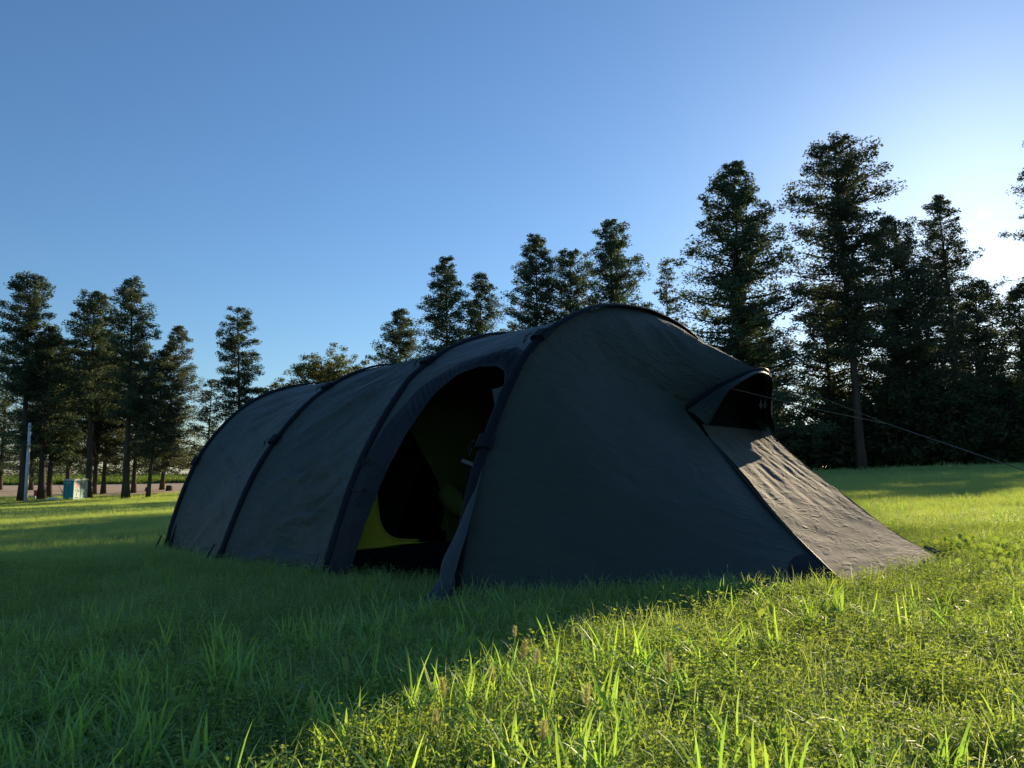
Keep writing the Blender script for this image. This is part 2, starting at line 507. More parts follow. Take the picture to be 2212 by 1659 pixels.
# middle clump behind the tent roof
conifer('cedar_tree', 'lowest conifer of the middle clump, left end above the tent roof', -13.7, 95.0, 22.3, -.4, .12, 4.9, .60, .9, 110, seed=41, r0=.32, low=.95)
conifer('cedar_tree', 'tall conifer of the middle clump, first tall one from the left', -7.3, 88.0, 27.0, -.5, .14, 4.6, .56, .85, 118, seed=42, r0=.38, low=.95)
conifer('cedar_tree', 'narrower conifer touching the first tall one of the middle clump on its right', -4.2, 91.0, 25.6, .4, .14, 4.3, .56, .85, 108, seed=43, r0=.34, low=.95)
conifer('cedar_tree', 'small open conifer in the gap of the middle clump above the tent', .1, 105.0, 22.0, 0, .2, 2.8, .7, .9, 60, n=62, seed=44, r0=.26, foliage='cedar_warm', sparse=.15)
conifer('cedar_tree', 'pointed conifer left of the two joined crowns behind the tent peak', 2.9, 84.0, 28.1, -.3, .14, 4.5, .56, .8, 118, seed=45, r0=.36, low=.95)
conifer('cedar_tree', 'flat topped conifer between two taller crowns behind the tent peak', 6.8, 87.5, 27.0, .1, .14, 4.5, .42, .6, 118, seed=46, r0=.36, low=.95)
conifer('cedar_tree', 'highest conifer of the middle clump, right above the tent peak', 10.4, 80.0, 28.1, .15, .12, 5.1, .54, .85, 128, seed=47, r0=.38, low=.95, side=.1)
conifer('cedar_tree', 'small pale conifer low at the right foot of the middle clump', 16.2, 100.0, 22.4, .4, .2, 2.6, .7, .9, 50, n=59, seed=48, r0=.24, foliage='cedar_warm', sparse=.2)
# right clump
conifer('spruce_tree', 'small ragged tree beside the big conifer right of the tent peak', 15.5, 75.0, 21.9, 0, .35, 2.6, .75, .95, 56, n=57, seed=51, r0=.22, foliage='cedar_warm', sparse=.1)
conifer('cedar_tree', 'big broad conifer behind the vent hood of the tent', 17.4, 58.0, 24.9, .0, .12, 5.6, .66, .9, 130, n=112, seed=52, r0=.36, low=.98)
conifer('cedar_tree', 'lower bushy conifer between the big conifer and the tallest tree', 22.0, 68.0, 15.2, .1, .14, 3.4, .6, .85, 76, seed=53, r0=.28, foliage='cedar_warm')
conifer('cedar_tree', 'tall conifer with long bare trunk standing at the grass edge right of the tent', 25.8, 57.0, 26.1, -.75, .34, 4.1, .5, .45, 92, n=104, seed=54, r0=.40, low=.80, foliage='cedar_warm')
conifer('cedar_tree', 'brownish conifer behind the guy rope between the bare trunk and the sunlit tree', 33.9, 66.0, 22.6, -.6, .10, 5.2, .62, .9, 120, seed=55, r0=.34, foliage='cedar_warm')
conifer('spruce_tree', 'open branched conifer in front of the sun with light through its tip', 47.2, 80.0, 29.6, -1.3, .20, 6.4, .62, .85, 104, n=92, leaf=.25, seed=56, r0=.46, foliage='cedar_warm', sparse=.14, side=-.26, droop=.1)
conifer('spruce_tree', 'very tall conifer cut by the right edge of the picture', 56.5, 76.0, 39.0, 1.2, .14, 6.3, .55, .6, 150, n=100, leaf=.24, seed=57, r0=.48, foliage='cedar_warm', droop=.25, sparse=.12)
conifer('spruce_tree', 'short conifer at the right edge under the very tall one', 49.5, 74.0, 18.0, .4, .08, 5.0, .6, .9, 76, seed=58, r0=.26, foliage='cedar_warm', droop=.2)
conifer('cedar_tree', 'dark conifer filling the gap behind the bare trunk right of the tent', 29.0, 70.0, 17.5, .2, .06, 4.6, .55, .9, 96, n=80, seed=59, r0=.28, foliage='cedar_warm')
conifer('cedar_tree', 'dark conifer between the brownish and the sunlit open conifer', 37.2, 69.0, 18.5, -.2, .06, 4.6, .55, .9, 96, n=80, seed=60, r0=.28, foliage='cedar_warm')
conifer('cedar_tree', 'dark conifer right of the sunlit open conifer, below the sun', 43.6, 71.0, 17.8, .2, .06, 4.8, .55, .9, 96, n=80, seed=61, r0=.28, foliage='cedar_warm')
# undergrowth behind the right clump
SG = 'dark shrubs under the right trees'
shr = [(27.6, 62, 6.6, 2.6, 'dark shrub at the foot of the bare trunked conifer, left side'),
       (30.6, 61, 7.6, 2.9, 'tall dark shrub right of the bare trunk at the grass edge'),
       (34.2, 60, 7.8, 3.1, 'rounded dark shrub under the brownish conifer'),
       (38.2, 61, 8.0, 3.2, 'dark shrub under the sunlit open conifer'),
       (42.6, 62, 7.2, 3.2, 'dark shrub under the end of the guy rope'),
       (46.8, 64, 7.0, 3.2, 'dark shrub at the right edge of the picture'),
       (24.6, 70, 5.6, 2.5, 'shrub seen low through the gap behind the entrance panel'),
       (19.6, 64, 4.2, 2.4, 'pale olive shrub right beside the vent hood, low behind the tent'),
       (36.0, 70, 9.5, 3.4, 'taller shrub farther back between the brownish and the sunlit conifer'),
       (31.0, 72, 9.0, 3.2, 'taller shrub farther back behind the bare trunk'),
       (44.0, 72, 9.5, 3.6, 'taller shrub farther back at the right edge')]
for i, (x, y, h, r, lab) in enumerate(shr):
    roundtree('shrub', lab, x, y, h, r * 1.15, h * .54, .46, 120, 80, leaf=.32, seed=70 + i, foliage='shrub' if i != 7 else 'broad', r0=.09, group=SG, cat='shrub', stems=3, cl=(.65, 1.1), low_cut=-.98)

# far woods that read as one mass
def far_wood(name, boxes, seed):
    rg = np.random.default_rng(seed)
    C = []
    for (x0, x1, y0, y1, h, cnt) in boxes:
        for k in range(cnt):
            x = rg.uniform(x0, x1); y = rg.uniform(y0, y1)
            hh = h * (.75 + .5 * noise.noise((x * .12, y * .12, seed)))
            C.append((x, y, gz(x, y) + hh * rg.random() ** .7))
    C = np.array(C)
    V, F = leaves(C, rg.uniform(.9, 1.6, len(C)), rg.uniform(.7, 1.2, len(C)), 30, .55, rg)
    o = mesh_np(name, V, F, M['shrub'], None, False)
    tag(o, kind='stuff')
    return o
far_wood('distant_wood', [(-95, -38, 188, 205, 10, 520), (-190, -128, 175, 195, 10, 420), (-128, -95, 195, 215, 4, 200), (-38, 60, 190, 210, 8, 420), (20, 110, 130, 150, 7, 420)], 5)

far_wood('undergrowth', [(19, 64, 59.5, 66, 2.6, 900)], 9)

# ------------------------------------------------------------------ field edge: crop rows, weeds
def proto(name, V, F, m):
    return mesh_np(name, V, F, m, None, True, None, do_link=False)

def blade(rg, L, w, bend, seg=4, az=None, base=(0, 0), lean=.25):
    az = rg.uniform(0, 6.283) if az is None else az
    out = np.array([math.cos(az), math.sin(az), 0]); side = np.array([-math.sin(az), math.cos(az), 0])
    tw = rg.uniform(-.5, .5)
    V = []; th = rg.uniform(.02, lean); p = np.array([base[0], base[1], -.01])
    for k in range(seg + 1):
        t = k / seg
        ww = w * (.75 + .5 * t) * (1 - t) ** .6 if t < 1 else 0
        if k == 0: ww = w * .6
        s2 = side * math.cos(tw * t) + out * math.sin(tw * t) * .6
        if k < seg:
            V += [p - s2 * ww / 2, p + s2 * ww / 2]
        else:
            V += [p]
        d = out * math.sin(th) + np.array([0, 0, 1]) * math.cos(th)
        p = p + d * L / seg
        th += bend / seg * (1 + t)
    F = []
    for k in range(seg - 1):
        F.append((2 * k, 2 * k + 1, 2 * k + 3, 2 * k + 2))
    F.append((2 * seg - 2, 2 * seg - 1, 2 * seg))
    return V, F

def tuft(rg, nb, L, w, bend, rad, seg=4, lean=.3):
    g = Geo()
    for k in range(nb):
        r = rad * math.sqrt(rg.random()); a = rg.uniform(0, 6.283)
        V, F = blade(rg, rg.uniform(*L), rg.uniform(*w), rg.uniform(*bend), seg, None, (r * math.cos(a), r * math.sin(a)), lean)
        g.add(V, F)
    return g

def oval(c, d, up, L, w):
    """small leaf: six corners, folded a little along its rib"""
    d = np.array(d) / np.linalg.norm(d); s = np.cross(d, up); s /= np.linalg.norm(s) + 1e-9
    n = np.cross(s, d)
    c = np.array(c)
    V = [c, c + d * L * .35 + s * w * .5 + n * w * .10, c + d * L * .8 + s * w * .42 + n * w * .08, c + d * L,
         c + d * L * .8 - s * w * .42 + n * w * .08, c + d * L * .35 - s * w * .5 + n * w * .10]
    return V, [(0, 1, 2, 3), (0, 3, 4, 5)]

def herb(rg, stems, rad, hgt, leafL, trio=True):
    g = Geo()
    for k in range(stems):
        r = rad * math.sqrt(rg.random()); a = rg.uniform(0, 6.283)
        p = np.array([r * math.cos(a), r * math.sin(a), 0]); h = rg.uniform(*hgt)
        top = p + np.array([rg.normal() * .35 * h, rg.normal() * .35 * h, h])
        V, F = blade(rg, h, .0022, .1, 2, None, (p[0], p[1]), .2); g.add(V, F)
        nl = rg.integers(3, 6)
        for q in range(nl):
            c = p + (top - p) * (.35 + .65 * q / max(1, nl - 1))
            a0 = rg.uniform(0, 6.28)
            for j in range(3):
                an = a0 + j * (2.094 if q == nl - 1 else .8)
                d = np.array([math.cos(an), math.sin(an), rg.uniform(-.1, .55)])
                L = rg.uniform(*leafL)
                V, F = oval(c, d, np.array([rg.normal() * .8, rg.normal() * .8, .8]), L, L * rg.uniform(.42, .62)); g.add(V, F)
    return g

def instancer(name, protos, pts, rots, scls, idx, mat_dummy=None):
    me = bpy.data.meshes.new(name)
    n = len(pts)
    me.vertices.add(n)
    me.vertices.foreach_set('co', np.asarray(pts, dtype=np.float32).ravel())
    for nm, typ, dat in (('rot', 'FLOAT_VECTOR', rots), ('scl', 'FLOAT_VECTOR', scls), ('idx', 'INT', idx)):
        at = me.attributes.new(nm, typ, 'POINT')
        at.data.foreach_set('vector' if typ == 'FLOAT_VECTOR' else 'value', np.asarray(dat, dtype=np.float32 if typ != 'INT' else np.int32).ravel())
    me.update()
    o = link(bpy.data.objects.new(name, me))
    ng = bpy.data.node_groups.new(name + '_scatter', 'GeometryNodeTree')
    ng.interface.new_socket('Geometry', in_out='INPUT', socket_type='NodeSocketGeometry')
    ng.interface.new_socket('Geometry', in_out='OUTPUT', socket_type='NodeSocketGeometry')
    N = ng.nodes; L = ng.links
    gi = N.new('NodeGroupInput'); go = N.new('NodeGroupOutput'); jn = N.new('GeometryNodeJoinGeometry')
    def attr(nm, typ):
        a = N.new('GeometryNodeInputNamedAttribute'); a.data_type = typ
        a.inputs['Name'].default_value = nm
        return a.outputs['Attribute']
    ar = attr('rot', 'FLOAT_VECTOR'); asx = attr('scl', 'FLOAT_VECTOR'); ai = attr('idx', 'INT')
    e2r = N.new('FunctionNodeEulerToRotation'); L.new(ar, e2r.inputs[0])
    for k, p in enumerate(protos):
        oi = N.new('GeometryNodeObjectInfo'); oi.inputs['Object'].default_value = p
        oi.inputs['As Instance'].default_value = True
        cmp_ = N.new('FunctionNodeCompare'); cmp_.data_type = 'INT'; cmp_.operation = 'EQUAL'
        ins = [s for s in cmp_.inputs if s.type == 'INT']
        L.new(ai, ins[0]); ins[1].default_value = k
        iop = N.new('GeometryNodeInstanceOnPoints')
        L.new(gi.outputs[0], iop.inputs['Points']); L.new(cmp_.outputs[0], iop.inputs['Selection'])
        L.new(oi.outputs['Geometry'], iop.inputs['Instance'])
        L.new(e2r.outputs[0], iop.inputs['Rotation']); L.new(asx, iop.inputs['Scale'])
        L.new(iop.outputs[0], jn.inputs[0])
    L.new(jn.outputs[0], go.inputs[0])
    md = o.modifiers.new('scatter', 'NODES'); md.node_group = ng
    tag(o, kind='stuff')
    return o

rg = np.random.default_rng(3)
P_broad = [proto('p_broad', *(lambda g: (g.V, g.F))(tuft(rg, 9, (.13, .31), (.009, .019), (.3, 1.7), .05, 5, .5)), M['grass']) for _ in range(5)]
P_fine = [proto('p_fine', *(lambda g: (g.V, g.F))(tuft(rg, 34, (.06, .15), (.0025, .0048), (.2, 2.0), .08, 4, .7)), M['grass_fine']) for _ in range(4)]
P_herb = [proto('p_herb', *(lambda g: (g.V, g.F))(herb(rg, 20, .085, (.03, .10), (.006, .0115))), M['herb']) for _ in range(4)]
P_straw = [proto('p_straw', *(lambda g: (g.V, g.F))(tuft(rg, 3, (.14, .26), (.0016, .0026), (.6, 2.2), .05, 5, .9)), M['straw']) for _ in range(2)]
P_mid = [proto('p_mid', *(lambda g: (g.V, g.F))(tuft(rg, 90, (.06, .15), (.003, .006), (.2, 1.6), .22, 3, .6)), M['grass_fine']) for _ in range(3)]
P_far = [proto('p_far', *(lambda g: (g.V, g.F))(tuft(rg, 130, (.07, .17), (.010, .018), (.2, 1.3), .85, 2, .5)), M['grass_fine']) for _ in range(3)]
P_crop = [proto('p_crop', *(lambda g: (g.V, g.F))(tuft(rg, 46, (.5, 1.1), (.10, .20), (.4, 1.8), .8, 3, .5)), M['crop']) for _ in range(2)]

TENT_POLY = [(-.15, 4.62), (1.76, 4.22), (2.84, 5.10), (3.02, 5.30), (2.75, 5.6), (2.2, 7.2), (-1.3, 11.6), (-3.7, 8.95), (-2.4, 7.25), (-1.15, 5.95)]
def inside(px, py, poly):
    c = np.zeros(len(px), dtype=bool); j = len(poly) - 1
    for i in range(len(poly)):
        xi, yi = poly[i]; xj, yj = poly[j]
        m = ((yi > py) != (yj > py)) & (px < (xj - xi) * (py - yi) / (yj - yi + 1e-12) + xi)
        c ^= m; j = i
    return c

def wedge(n, y0, y1, half, pad, rg):
    """n points spread evenly over the strip of meadow that widens away from the camera"""
    X = []; Y = []; got = 0
    while got < n:
        y = rg.uniform(y0, y1, n); x = rg.uniform(-1, 1, n) * (half * y1 + pad)
        k = np.abs(x) < half * y + pad
        X.append(x[k]); Y.append(y[k]); got += int(k.sum())
    x = np.concatenate(X)[:n]; y = np.concatenate(Y)[:n]
    k = ~inside(x, y, TENT_POLY)
    return x[k], y[k]

def place(x, y, sink=0.0):
    z = np.array([gz(a, b) for a, b in zip(x, y)]) + sink
    return np.stack([x, y, z], 1)

def scatter(name, specs, seed):
    """specs: list of (protos, x, y, (smin, smax), tilt)"""
    rg = np.random.default_rng(seed)
    protos = []; PT = []; RT = []; SC = []; ID = []
    for (pr, x, y, sm, tilt) in specs:
        b = len(protos); protos += pr
        n = len(x)
        PT.append(place(x, y)); RT.append(np.stack([rg.normal(size=n) * tilt, rg.normal(size=n) * tilt, rg.uniform(0, 6.283, n)], 1))
        s = rg.uniform(sm[0], sm[1], n) if np.isscalar(sm[0]) else sm[0] * rg.uniform(.75, 1.25, n)
        SC.append(np.stack([s, s, s * rg.uniform(.85, 1.2, n)], 1)); ID.append(b + rg.integers(0, len(pr), n))
    return instancer(name, protos, np.vstack(PT), np.vstack(RT), np.vstack(SC), np.concatenate(ID))

rg = np.random.default_rng(21)
def dens(x, y, sc_, z): return np.array([.5 + .9 * noise.noise((a * sc_, b * sc_, z)) for a, b in zip(x, y)])
# near meadow
xb, yb = wedge(5900, .9, 4.2, .72, 2.0, rg)
k = dens(xb, yb, 1.1, 1.0) + np.where(xb > .15 * yb + .25, -.20, .16) - np.clip((yb - 2.7) * .35, 0, .5) > rg.random(len(xb)) * .9
xb, yb = xb[k], yb[k]
xf, yf = wedge(20000, .9, 9.5, .72, 2.0, rg)
k = 1.2 * dens(xf, yf, 1.3, 2.0) - .1 + np.where(yf > 3, .40, .15) > rg.random(len(xf)) * .75
xf, yf = xf[k], yf[k]
xm, ym = wedge(17500, 4.2, 28, .74, 3.0, rg)
xr, yr = wedge(18000, 24, 92, .74, 8.0, rg)
k = (yr < 84) | (xr < 10)
xr, yr = xr[k], yr[k]
xe, ye = wedge(1200, 4.4, 16, .74, 2.0, rg)
# longer grass left standing along the tent's hem
def along(pts, n, wid):
    c = resample([(a, b, 0) for a, b in pts], n)
    return c[:, 0] + rg.normal(size=n) * wid, c[:, 1] - np.abs(rg.normal(size=n)) * wid
HEM1 = [(-.25, 4.26), (.9, 4.20), (1.74, 4.10)]; HEM2 = [(-4.0, 8.7), (-2.75, 6.95), (-1.45, 5.55), (-.45, 4.55)]
k1 = along(HEM1, 150, .05); k2 = along(HEM2, 170, .06)
xk, yk = np.r_[k1[0], k2[0]], np.r_[k1[1], k2[1]]
k1 = along(HEM1, 260, .07); k2 = along(HEM2, 300, .08)
xk2, yk2 = np.r_[k1[0], k2[0]], np.r_[k1[1], k2[1]]
scatter('meadow_grass', [(P_broad, xb, yb, (.35, .82), .18), (P_fine, xf, yf, (.65, 1.3), .14),
                         (P_mid, xm, ym, (.7, 1.05), .08), (P_far, xr, yr, (.75, 1.25), .05), (P_broad, xe, ye, (.3, .7), .15), (P_broad, xk, yk, (.3, .62), .2), (P_fine, xk2, yk2, (.8, 1.5), .2)], 31)
xh, yh = wedge(11500, .9, 7.5, .72, 2.0, rg)
k = 1.25 * dens(xh, yh, 1.6, 5.0) - .12 + np.where(xh > .15 * yh - .2, .45, .08) > rg.random(len(xh)) * .8
xh, yh = xh[k], yh[k]
scatter('ground_clover', [(P_herb, xh, yh, (.75, 1.25), .12)], 32)
xs_, ys_ = wedge(460, 1.1, 7, .72, 2.0, rg)
scatter('dry_grass_stems', [(P_straw, xs_, ys_, (.7, 1.2), .35)], 33)
# weeds along the foot of the left trees, and the crop beyond the soil
n = 900
xw = rg.uniform(-62, -30, n); yw = rg.uniform(80, 94, n)
k = np.array([noise.noise((a * .25, b * .25, 4)) for a, b in zip(xw, yw)]) > .0
xw, yw = xw[k], yw[k]
scatter('field_edge_weeds', [(P_far, xw, yw, (1.0, 1.9), .1)], 34)
n = 5200
xc = rg.uniform(-175, -20, n); yc = rg.uniform(139, 186, n)
scatter('crop_rows', [(P_crop, xc, yc, (.8, 1.3), .1)], 35)
n = 500
xg = rg.uniform(18, 44, n); yg = rg.uniform(50, 57, n)
scatter('grass_edge_weeds', [(P_far, xg, yg, (1.3, 2.4), .1)], 36)

# ------------------------------------------------------------------ pole, toilets and bits by the left trees
def at(x, y, dz=0): return (x, y, gz(x, y) + dz)
M['concrete'] = vary(mat('pale_pole_concrete', (.55, .56, .58), .7, .3), (.50, .51, .53), (.62, .63, .64), 3, 3)
M['yellow'] = mat('yellow_plastic', (.65, .45, .06), .6, .3)
pole = empty('utility_pole', at(-51.7, 82.6))
tag(pole, 'short white pole in front of the far left conifer, held by a guy wire', 'pole')
gq = Geo(); gq.tube([(0, 0, -.2), (-.10, 0, 4.2), (-.17, 0, 8.45)], [.19, .165, .14], 14); gq.build('shaft', M['concrete'], pole, True)
gq = Geo(); gq.tube([(-.17, 0, 8.42), (-.17, 0, 8.52)], [.165, .15], 14); gq.build('cap', M['webbing'], pole, True)
gq = Geo()
for z in (7.6, 8.0): gq.tube([(-.16, 0, z), (-.16, 0, z + .07)], [.19, .19], 14)
gq.build('clamp_bands', M['peg'], pole, True)
gq = Geo(); gq.tube([(-.15, 0, 7.95), (2.0, 1.0, 3.4), (2.9, 1.5, 1.05)], .02, 6); gq.build('guy_wire', M['rope'], pole)
gq = Geo(); gq.tube([(2.9, 1.5, 1.15), (3.45, 1.8, -.1)], .05, 8); gq.build('wire_guard', M['yellow'], pole)
gq = Geo(); gq.box((1.62, .8, 4.3), (.14, .14, .22)); gq.build('wire_insulator', M['concrete'], pole)

M['teal'] = vary(mat('teal_plastic', (.01, .20, .21), .5, .4), (.008, .18, .19), (.014, .23, .24), 2, 3)
M['mint'] = mat('mint_plastic', (.22, .42, .36), .5, .35)
M['white_plastic'] = mat('white_plastic', (.38, .48, .42), .5, .35)
M['cream'] = mat('cream_roof_plastic', (.62, .60, .42), .55, .3)
M['pink'] = mat('pink_print', (.72, .38, .36), .6, .2)
M['dark_print'] = mat('dark_red_print', (.28, .08, .09), .6, .2)
M['plate'] = mat('grey_green_plate', (.16, .30, .29), .6, .2)
M['slot'] = mat('dark_slot', (.03, .04, .04), .8, .1)
FN = math.atan2(-.108, .99)       # heading of the door side
def toilet(x, y, label):
    root = empty('portable_toilet', at(x, y))
    root.rotation_euler = (0, 0, FN)      # local +x is the door side, local -y the teal side towards the camera
    tag(root, label, 'toilet', 'portable toilets under the left trees')
    W, D_, Hh = 1.18, 1.08, 2.28            # W along x, D along y
    g = Geo(); g.box((0, 0, .09), (W + .04, D_ + .02, .16)); g.build('skid', M['slot'], root)
    g = Geo(); g.box((0, 0, .17 + (Hh - .3) / 2), (W - .02, D_ - .02, Hh - .3), 0, .985)
    g.build('cabin', M['teal'], root)
    g = Geo()
    for xx in (-W * .36, 0, W * .36): g.box((xx, -D_ / 2 + .0, 1.0), (.05, .05, 1.55))
    g.box((0, -D_ / 2, .30), (W * .9, .045, .06)); g.box((0, -D_ / 2, 1.78), (W * .9, .045, .05))
    g.build('side_ribs', M['teal'], root)
    g = Geo(); g.box((.02, -D_ / 2 + .0, 1.93), (.62, .04, .17)); g.build('side_plate', M['plate'], root)
    g = Geo()
    for s in (-1, 1): g.box((W / 2 + .005, s * (D_ / 2 - .07), 1.1), (.06, .13, 1.95))
    g.box((W / 2 + .005, 0, 2.02), (.06, D_ - .26, .11)); g.box((W / 2 + .005, 0, .2), (.06, D_ - .26, .12))
    g.build('door_frame', M['mint'], root)
    g = Geo(); g.box((W / 2 + .012, 0, 1.11), (.045, D_ - .28, 1.68)); dr = g.build('door', M['white_plastic'], root)
    g = Geo(); g.box((W / 2 + .04, .28, 1.05), (.03, .06, .22)); g.build('handle', M['slot'], dr)
    g = Geo(); g.box((W / 2 + .037, 0, .36), (.012, .5, .07)); g.build('vent_slot', M['slot'], dr)
    g = Geo(); g.box((W / 2 + .0375, -.06, 1.66), (.010, .52, .46)); g.build('pink_print', M['pink'], dr)
    g = Geo()
    q = W / 2 + .046
    g.tube([(q, -.16, 1.80), (q, .12, 1.80), (q, -.14, 1.36)], .022, 6)
    g.tube([(q, .06, 1.32), (q, .02, 1.0), (q, -.02, .55)], .016, 6)
    g.tube([(q, -.2, 1.25), (q, -.24, 1.05)], .014, 6)
    g.build('figure_print', M['dark_print'], dr)
    # roof: shallow arch
    g = Geo()
    n_ = 10; V = []; F = []
    for i in range(n_ + 1):
        a = math.pi * i / n_; yy = -math.cos(a) * (D_ / 2 + .05); zz = Hh - .14 + math.sin(a) ** .7 * .20
        V += [(-W / 2 - .04, yy, zz), (W / 2 + .09, yy, zz)]
    for i in range(n_): F.append((2 * i, 2 * i + 1, 2 * i + 3, 2 * i + 2))
    F.append(tuple(range(1, 2 * n_ + 2, 2))); F.append(tuple(range(2 * n_, -1, -2)))
    F.append((0, 2 * n_, 2 * n_ + 1, 1))
    g.add(V, F); rf = g.build('roof', M['cream'], root)
    g = Geo()
    for i in range(3): g.box((-W * .3 + i * W * .3, -D_ / 2 - .035, Hh - .09), (.17, .04, .05))
    g.build('roof_vent', M['slot'], rf)
    g = Geo(); g.box((W / 2 + .06, .08, Hh - .0), (.05, .42, .15)); g.build('roof_lamp_panel', M['white_plastic'], rf)
    return root
fx, fy = -math.sin(FN), math.cos(FN)
toilet(-47.3, 83.3, 'nearer teal portable toilet showing its plain teal side wall to the camera')
toilet(-47.3 + fx * 1.18, 83.3 + fy * 1.18, 'farther portable toilet, only its pale door front seen beside the forked trunk')

M['red'] = mat('red_paint', (.45, .05, .06), .6, .3)
rb = empty('hydrant_box', at(-53.2, 87.0)); tag(rb, 'small red box on a thin post between the white pole and a dark trunk', 'box')
g = Geo(); g.box((0, 0, .75), (.62, .3, .55)); g.build('box_body', M['red'], rb)
g = Geo(); g.box((0, 0, 1.05), (.72, .4, .07)); g.build('lid', M['red'], rb)
g = Geo(); g.box((-.2, 0, .24), (.08, .08, .5)); g.build('post', M['concrete'], rb)
M['endgrain'] = vary(mat('pale_end_grain', (.45, .38, .28), .8, .2), (.38, .31, .22), (.55, .48, .36), 6, 4)
for (x, y, r, h, lab) in ((-46.2, 104.5, .42, .75, 'cut tree stump beside the tent edge at the right of the left clump'),
                          (-49.3, 105.0, .36, .55, 'lower cut tree stump just left of the last trunk of the left clump')):
    st = empty('tree_stump', at(x, y)); tag(st, lab, 'stump', 'stumps at the field edge')
    g = Geo(); g.tube([(0, 0, -.1), (0, 0, h * .4), (.03, 0, h)], [r * 1.2, r, r * .95], 12); g.build('bark_ring', M['bark'], st, True)
    g = Geo(); g.tube([(.03, 0, h + .004), (.03, 0, h + .03)], [r * .9, r * .88], 12); g.build('cut_face', M['endgrain'], st)
M['sack'] = mat('white_sheet', (.7, .68, .6), .7, .2)
g = Geo(); g.tube([(-.9, 0, .1), (-.3, .1, .22), (.3, 0, .16), (.8, .1, .1)], [.08, .2, .18, .1], 8)
o = g.build('white_sack', M['sack'], None, True); o.location = at(-49.3, 83.6); tag(o, 'low white sack on the grass just left of the portable toilets', 'sack')

# ------------------------------------------------------------------ the tent
PHI = R(48.5)
PR = np.array([math.cos(PHI), math.sin(PHI), 0]); NX = np.array([-PR[1], PR[0], 0])
ARCH = [  # foot (x, y), near half profile (u, z), apex u
    ((-.333, 4.331), [(0, -.02), (.054, .221), (.117, .484), (.205, .74), (.268, .868), (.40, 1.125), (.581, 1.40), (.694, 1.514), (.836, 1.625), (.924, 1.68), (1.124, 1.787), (1.343, 1.874), (1.575, 1.933), (1.815, 1.966), (2.078, 1.981)]),
    ((-1.358, 5.615), [(0, -.06), (.072, .158), (.198, .52), (.320, .80), (.501, 1.105), (.683, 1.35), (.821, 1.51), (1.117, 1.725), (1.342, 1.845), (1.621, 1.947), (1.868, 2.007), (2.122, 2.035)]),
    ((-2.623, 7.014), [(0, -.11), (.068, .143), (.29, .674), (.533, 1.05), (.83, 1.385), (1.147, 1.629), (1.406, 1.775), (1.749, 1.895), (2.043, 1.939)]),
    ((-3.847, 8.715), [(0, -.16), (.046, .148), (.211, .668), (.418, 1.066), (.75, 1.445), (1.105, 1.693), (1.495, 1.843), (1.905, 1.928)])]
NT = 161            # samples foot to far foot (apex in the middle)
def arch_curve(k):
    (fx_, fy_), pr = ARCH[k]
    F0 = np.array([fx_, fy_, 0])
    near = np.array([F0 + PR * u + np.array([0, 0, z]) for u, z in pr])
    near = smooth_curve(near, 81)
    uc = pr[-1][0]
    u = (near - F0) @ PR
    far = np.array([F0 + PR * (2 * uc - a) + np.array([0, 0, q[2]]) for a, q in zip(u[::-1], near[::-1])])
    return np.vstack([near, far[1:]])
AC = [arch_curve(k) for k in range(4)]
tent = empty('tunnel_tent', (-.333 + PR[0] * 2, 4.331 + PR[1] * 2, 0))
tag(tent, 'large dark slate tunnel tent pitched on the grass with its side door open', 'tent')
TL = Vector(tent.location)
def under(o, parent=tent):
    """parent while keeping world coordinates (parts are modelled in world space)"""
    o.parent = parent
    o.matrix_parent_inverse = parent.matrix_world.inverted() if parent is not tent else __import__('mathutils').Matrix.Translation(-TL)
    return o
def sub(o, parent):
    o.parent = parent
    return o

T01 = np.linspace(0, 2, NT)
centre_in = lambda P: P * 0
def ruled(c1, c2, ns, sag, seed, wr, slope, folds=(), calm=False):
    """fabric between two curves: slight sag, tension folds running along (s, t - slope*s)"""
    s = np.linspace(0, 1, ns)[:, None, None]
    P = (1 - s) * c1[None] + s * c2[None]
    N = grid_normals(P)
    # make normals point outward (away from the tent's long axis line at z = .6)
    mid = P.reshape(-1, 3).mean(0); mid[2] = .5
    sgn = np.sign(((P - mid) * N).sum(2)).mean()
    N = N * (1 if sgn >= 0 else -1)
    S = np.linspace(0, 1, ns)[:, None] * np.ones(P.shape[1])[None]
    T = np.ones(ns)[:, None] * np.linspace(0, 2, P.shape[1])[None]
    env = (4 * S * (1 - S)) ** .7
    h = -sag * 4 * S * (1 - S)
    w1 = nz_grid(S * 1.6 + seed, (T - slope * S) * 7.0, seed * 1.7)
    w2 = nz_grid(S * 2.6 + seed, (T - slope * .8 * S) * 15.0, seed * 2.3)
    w3 = nz_grid(S * 5 + seed, T * 6, seed * .7)
    w4 = nz_grid(S * 2.2 + seed, (T - slope * S) * 36.0, seed * 3.1)
    ridge = 1 - np.abs(w2) * 2.2
    h = h + wr * env * (w1 * 1.0 + .35 * ridge + .30 * w3) + .0075 * env * w4
    for (s0, t0, s1, t1, dep, wid) in folds:       # single creases running from one pole towards the other
        f = (S - s0) / (s1 - s0 + 1e-9)
        on = np.clip(np.minimum(f, 1 - f) * 2.2, 0, 1)
        dt = (T - (t0 + (t1 - t0) * f) - .03 * w3) / (wid * .62)
        h = h + on * dep * (.9 if len(folds) > 6 else .62) * (1.1 * np.exp(-(dt + .8) ** 2) - np.exp(-(dt - .3) ** 2 * 1.6))
    edge = np.minimum(1, np.minimum(T, 2 - T) / .06)
    h = h * (.3 + .7 * edge)
    if calm: h = np.where(h > 0, h * (1 - S) ** 1.3, h) * (1 - S ** 5)
    return P + N * h[..., None]

def tessellate(c, n): return resample(c, n)

fly_parts = []
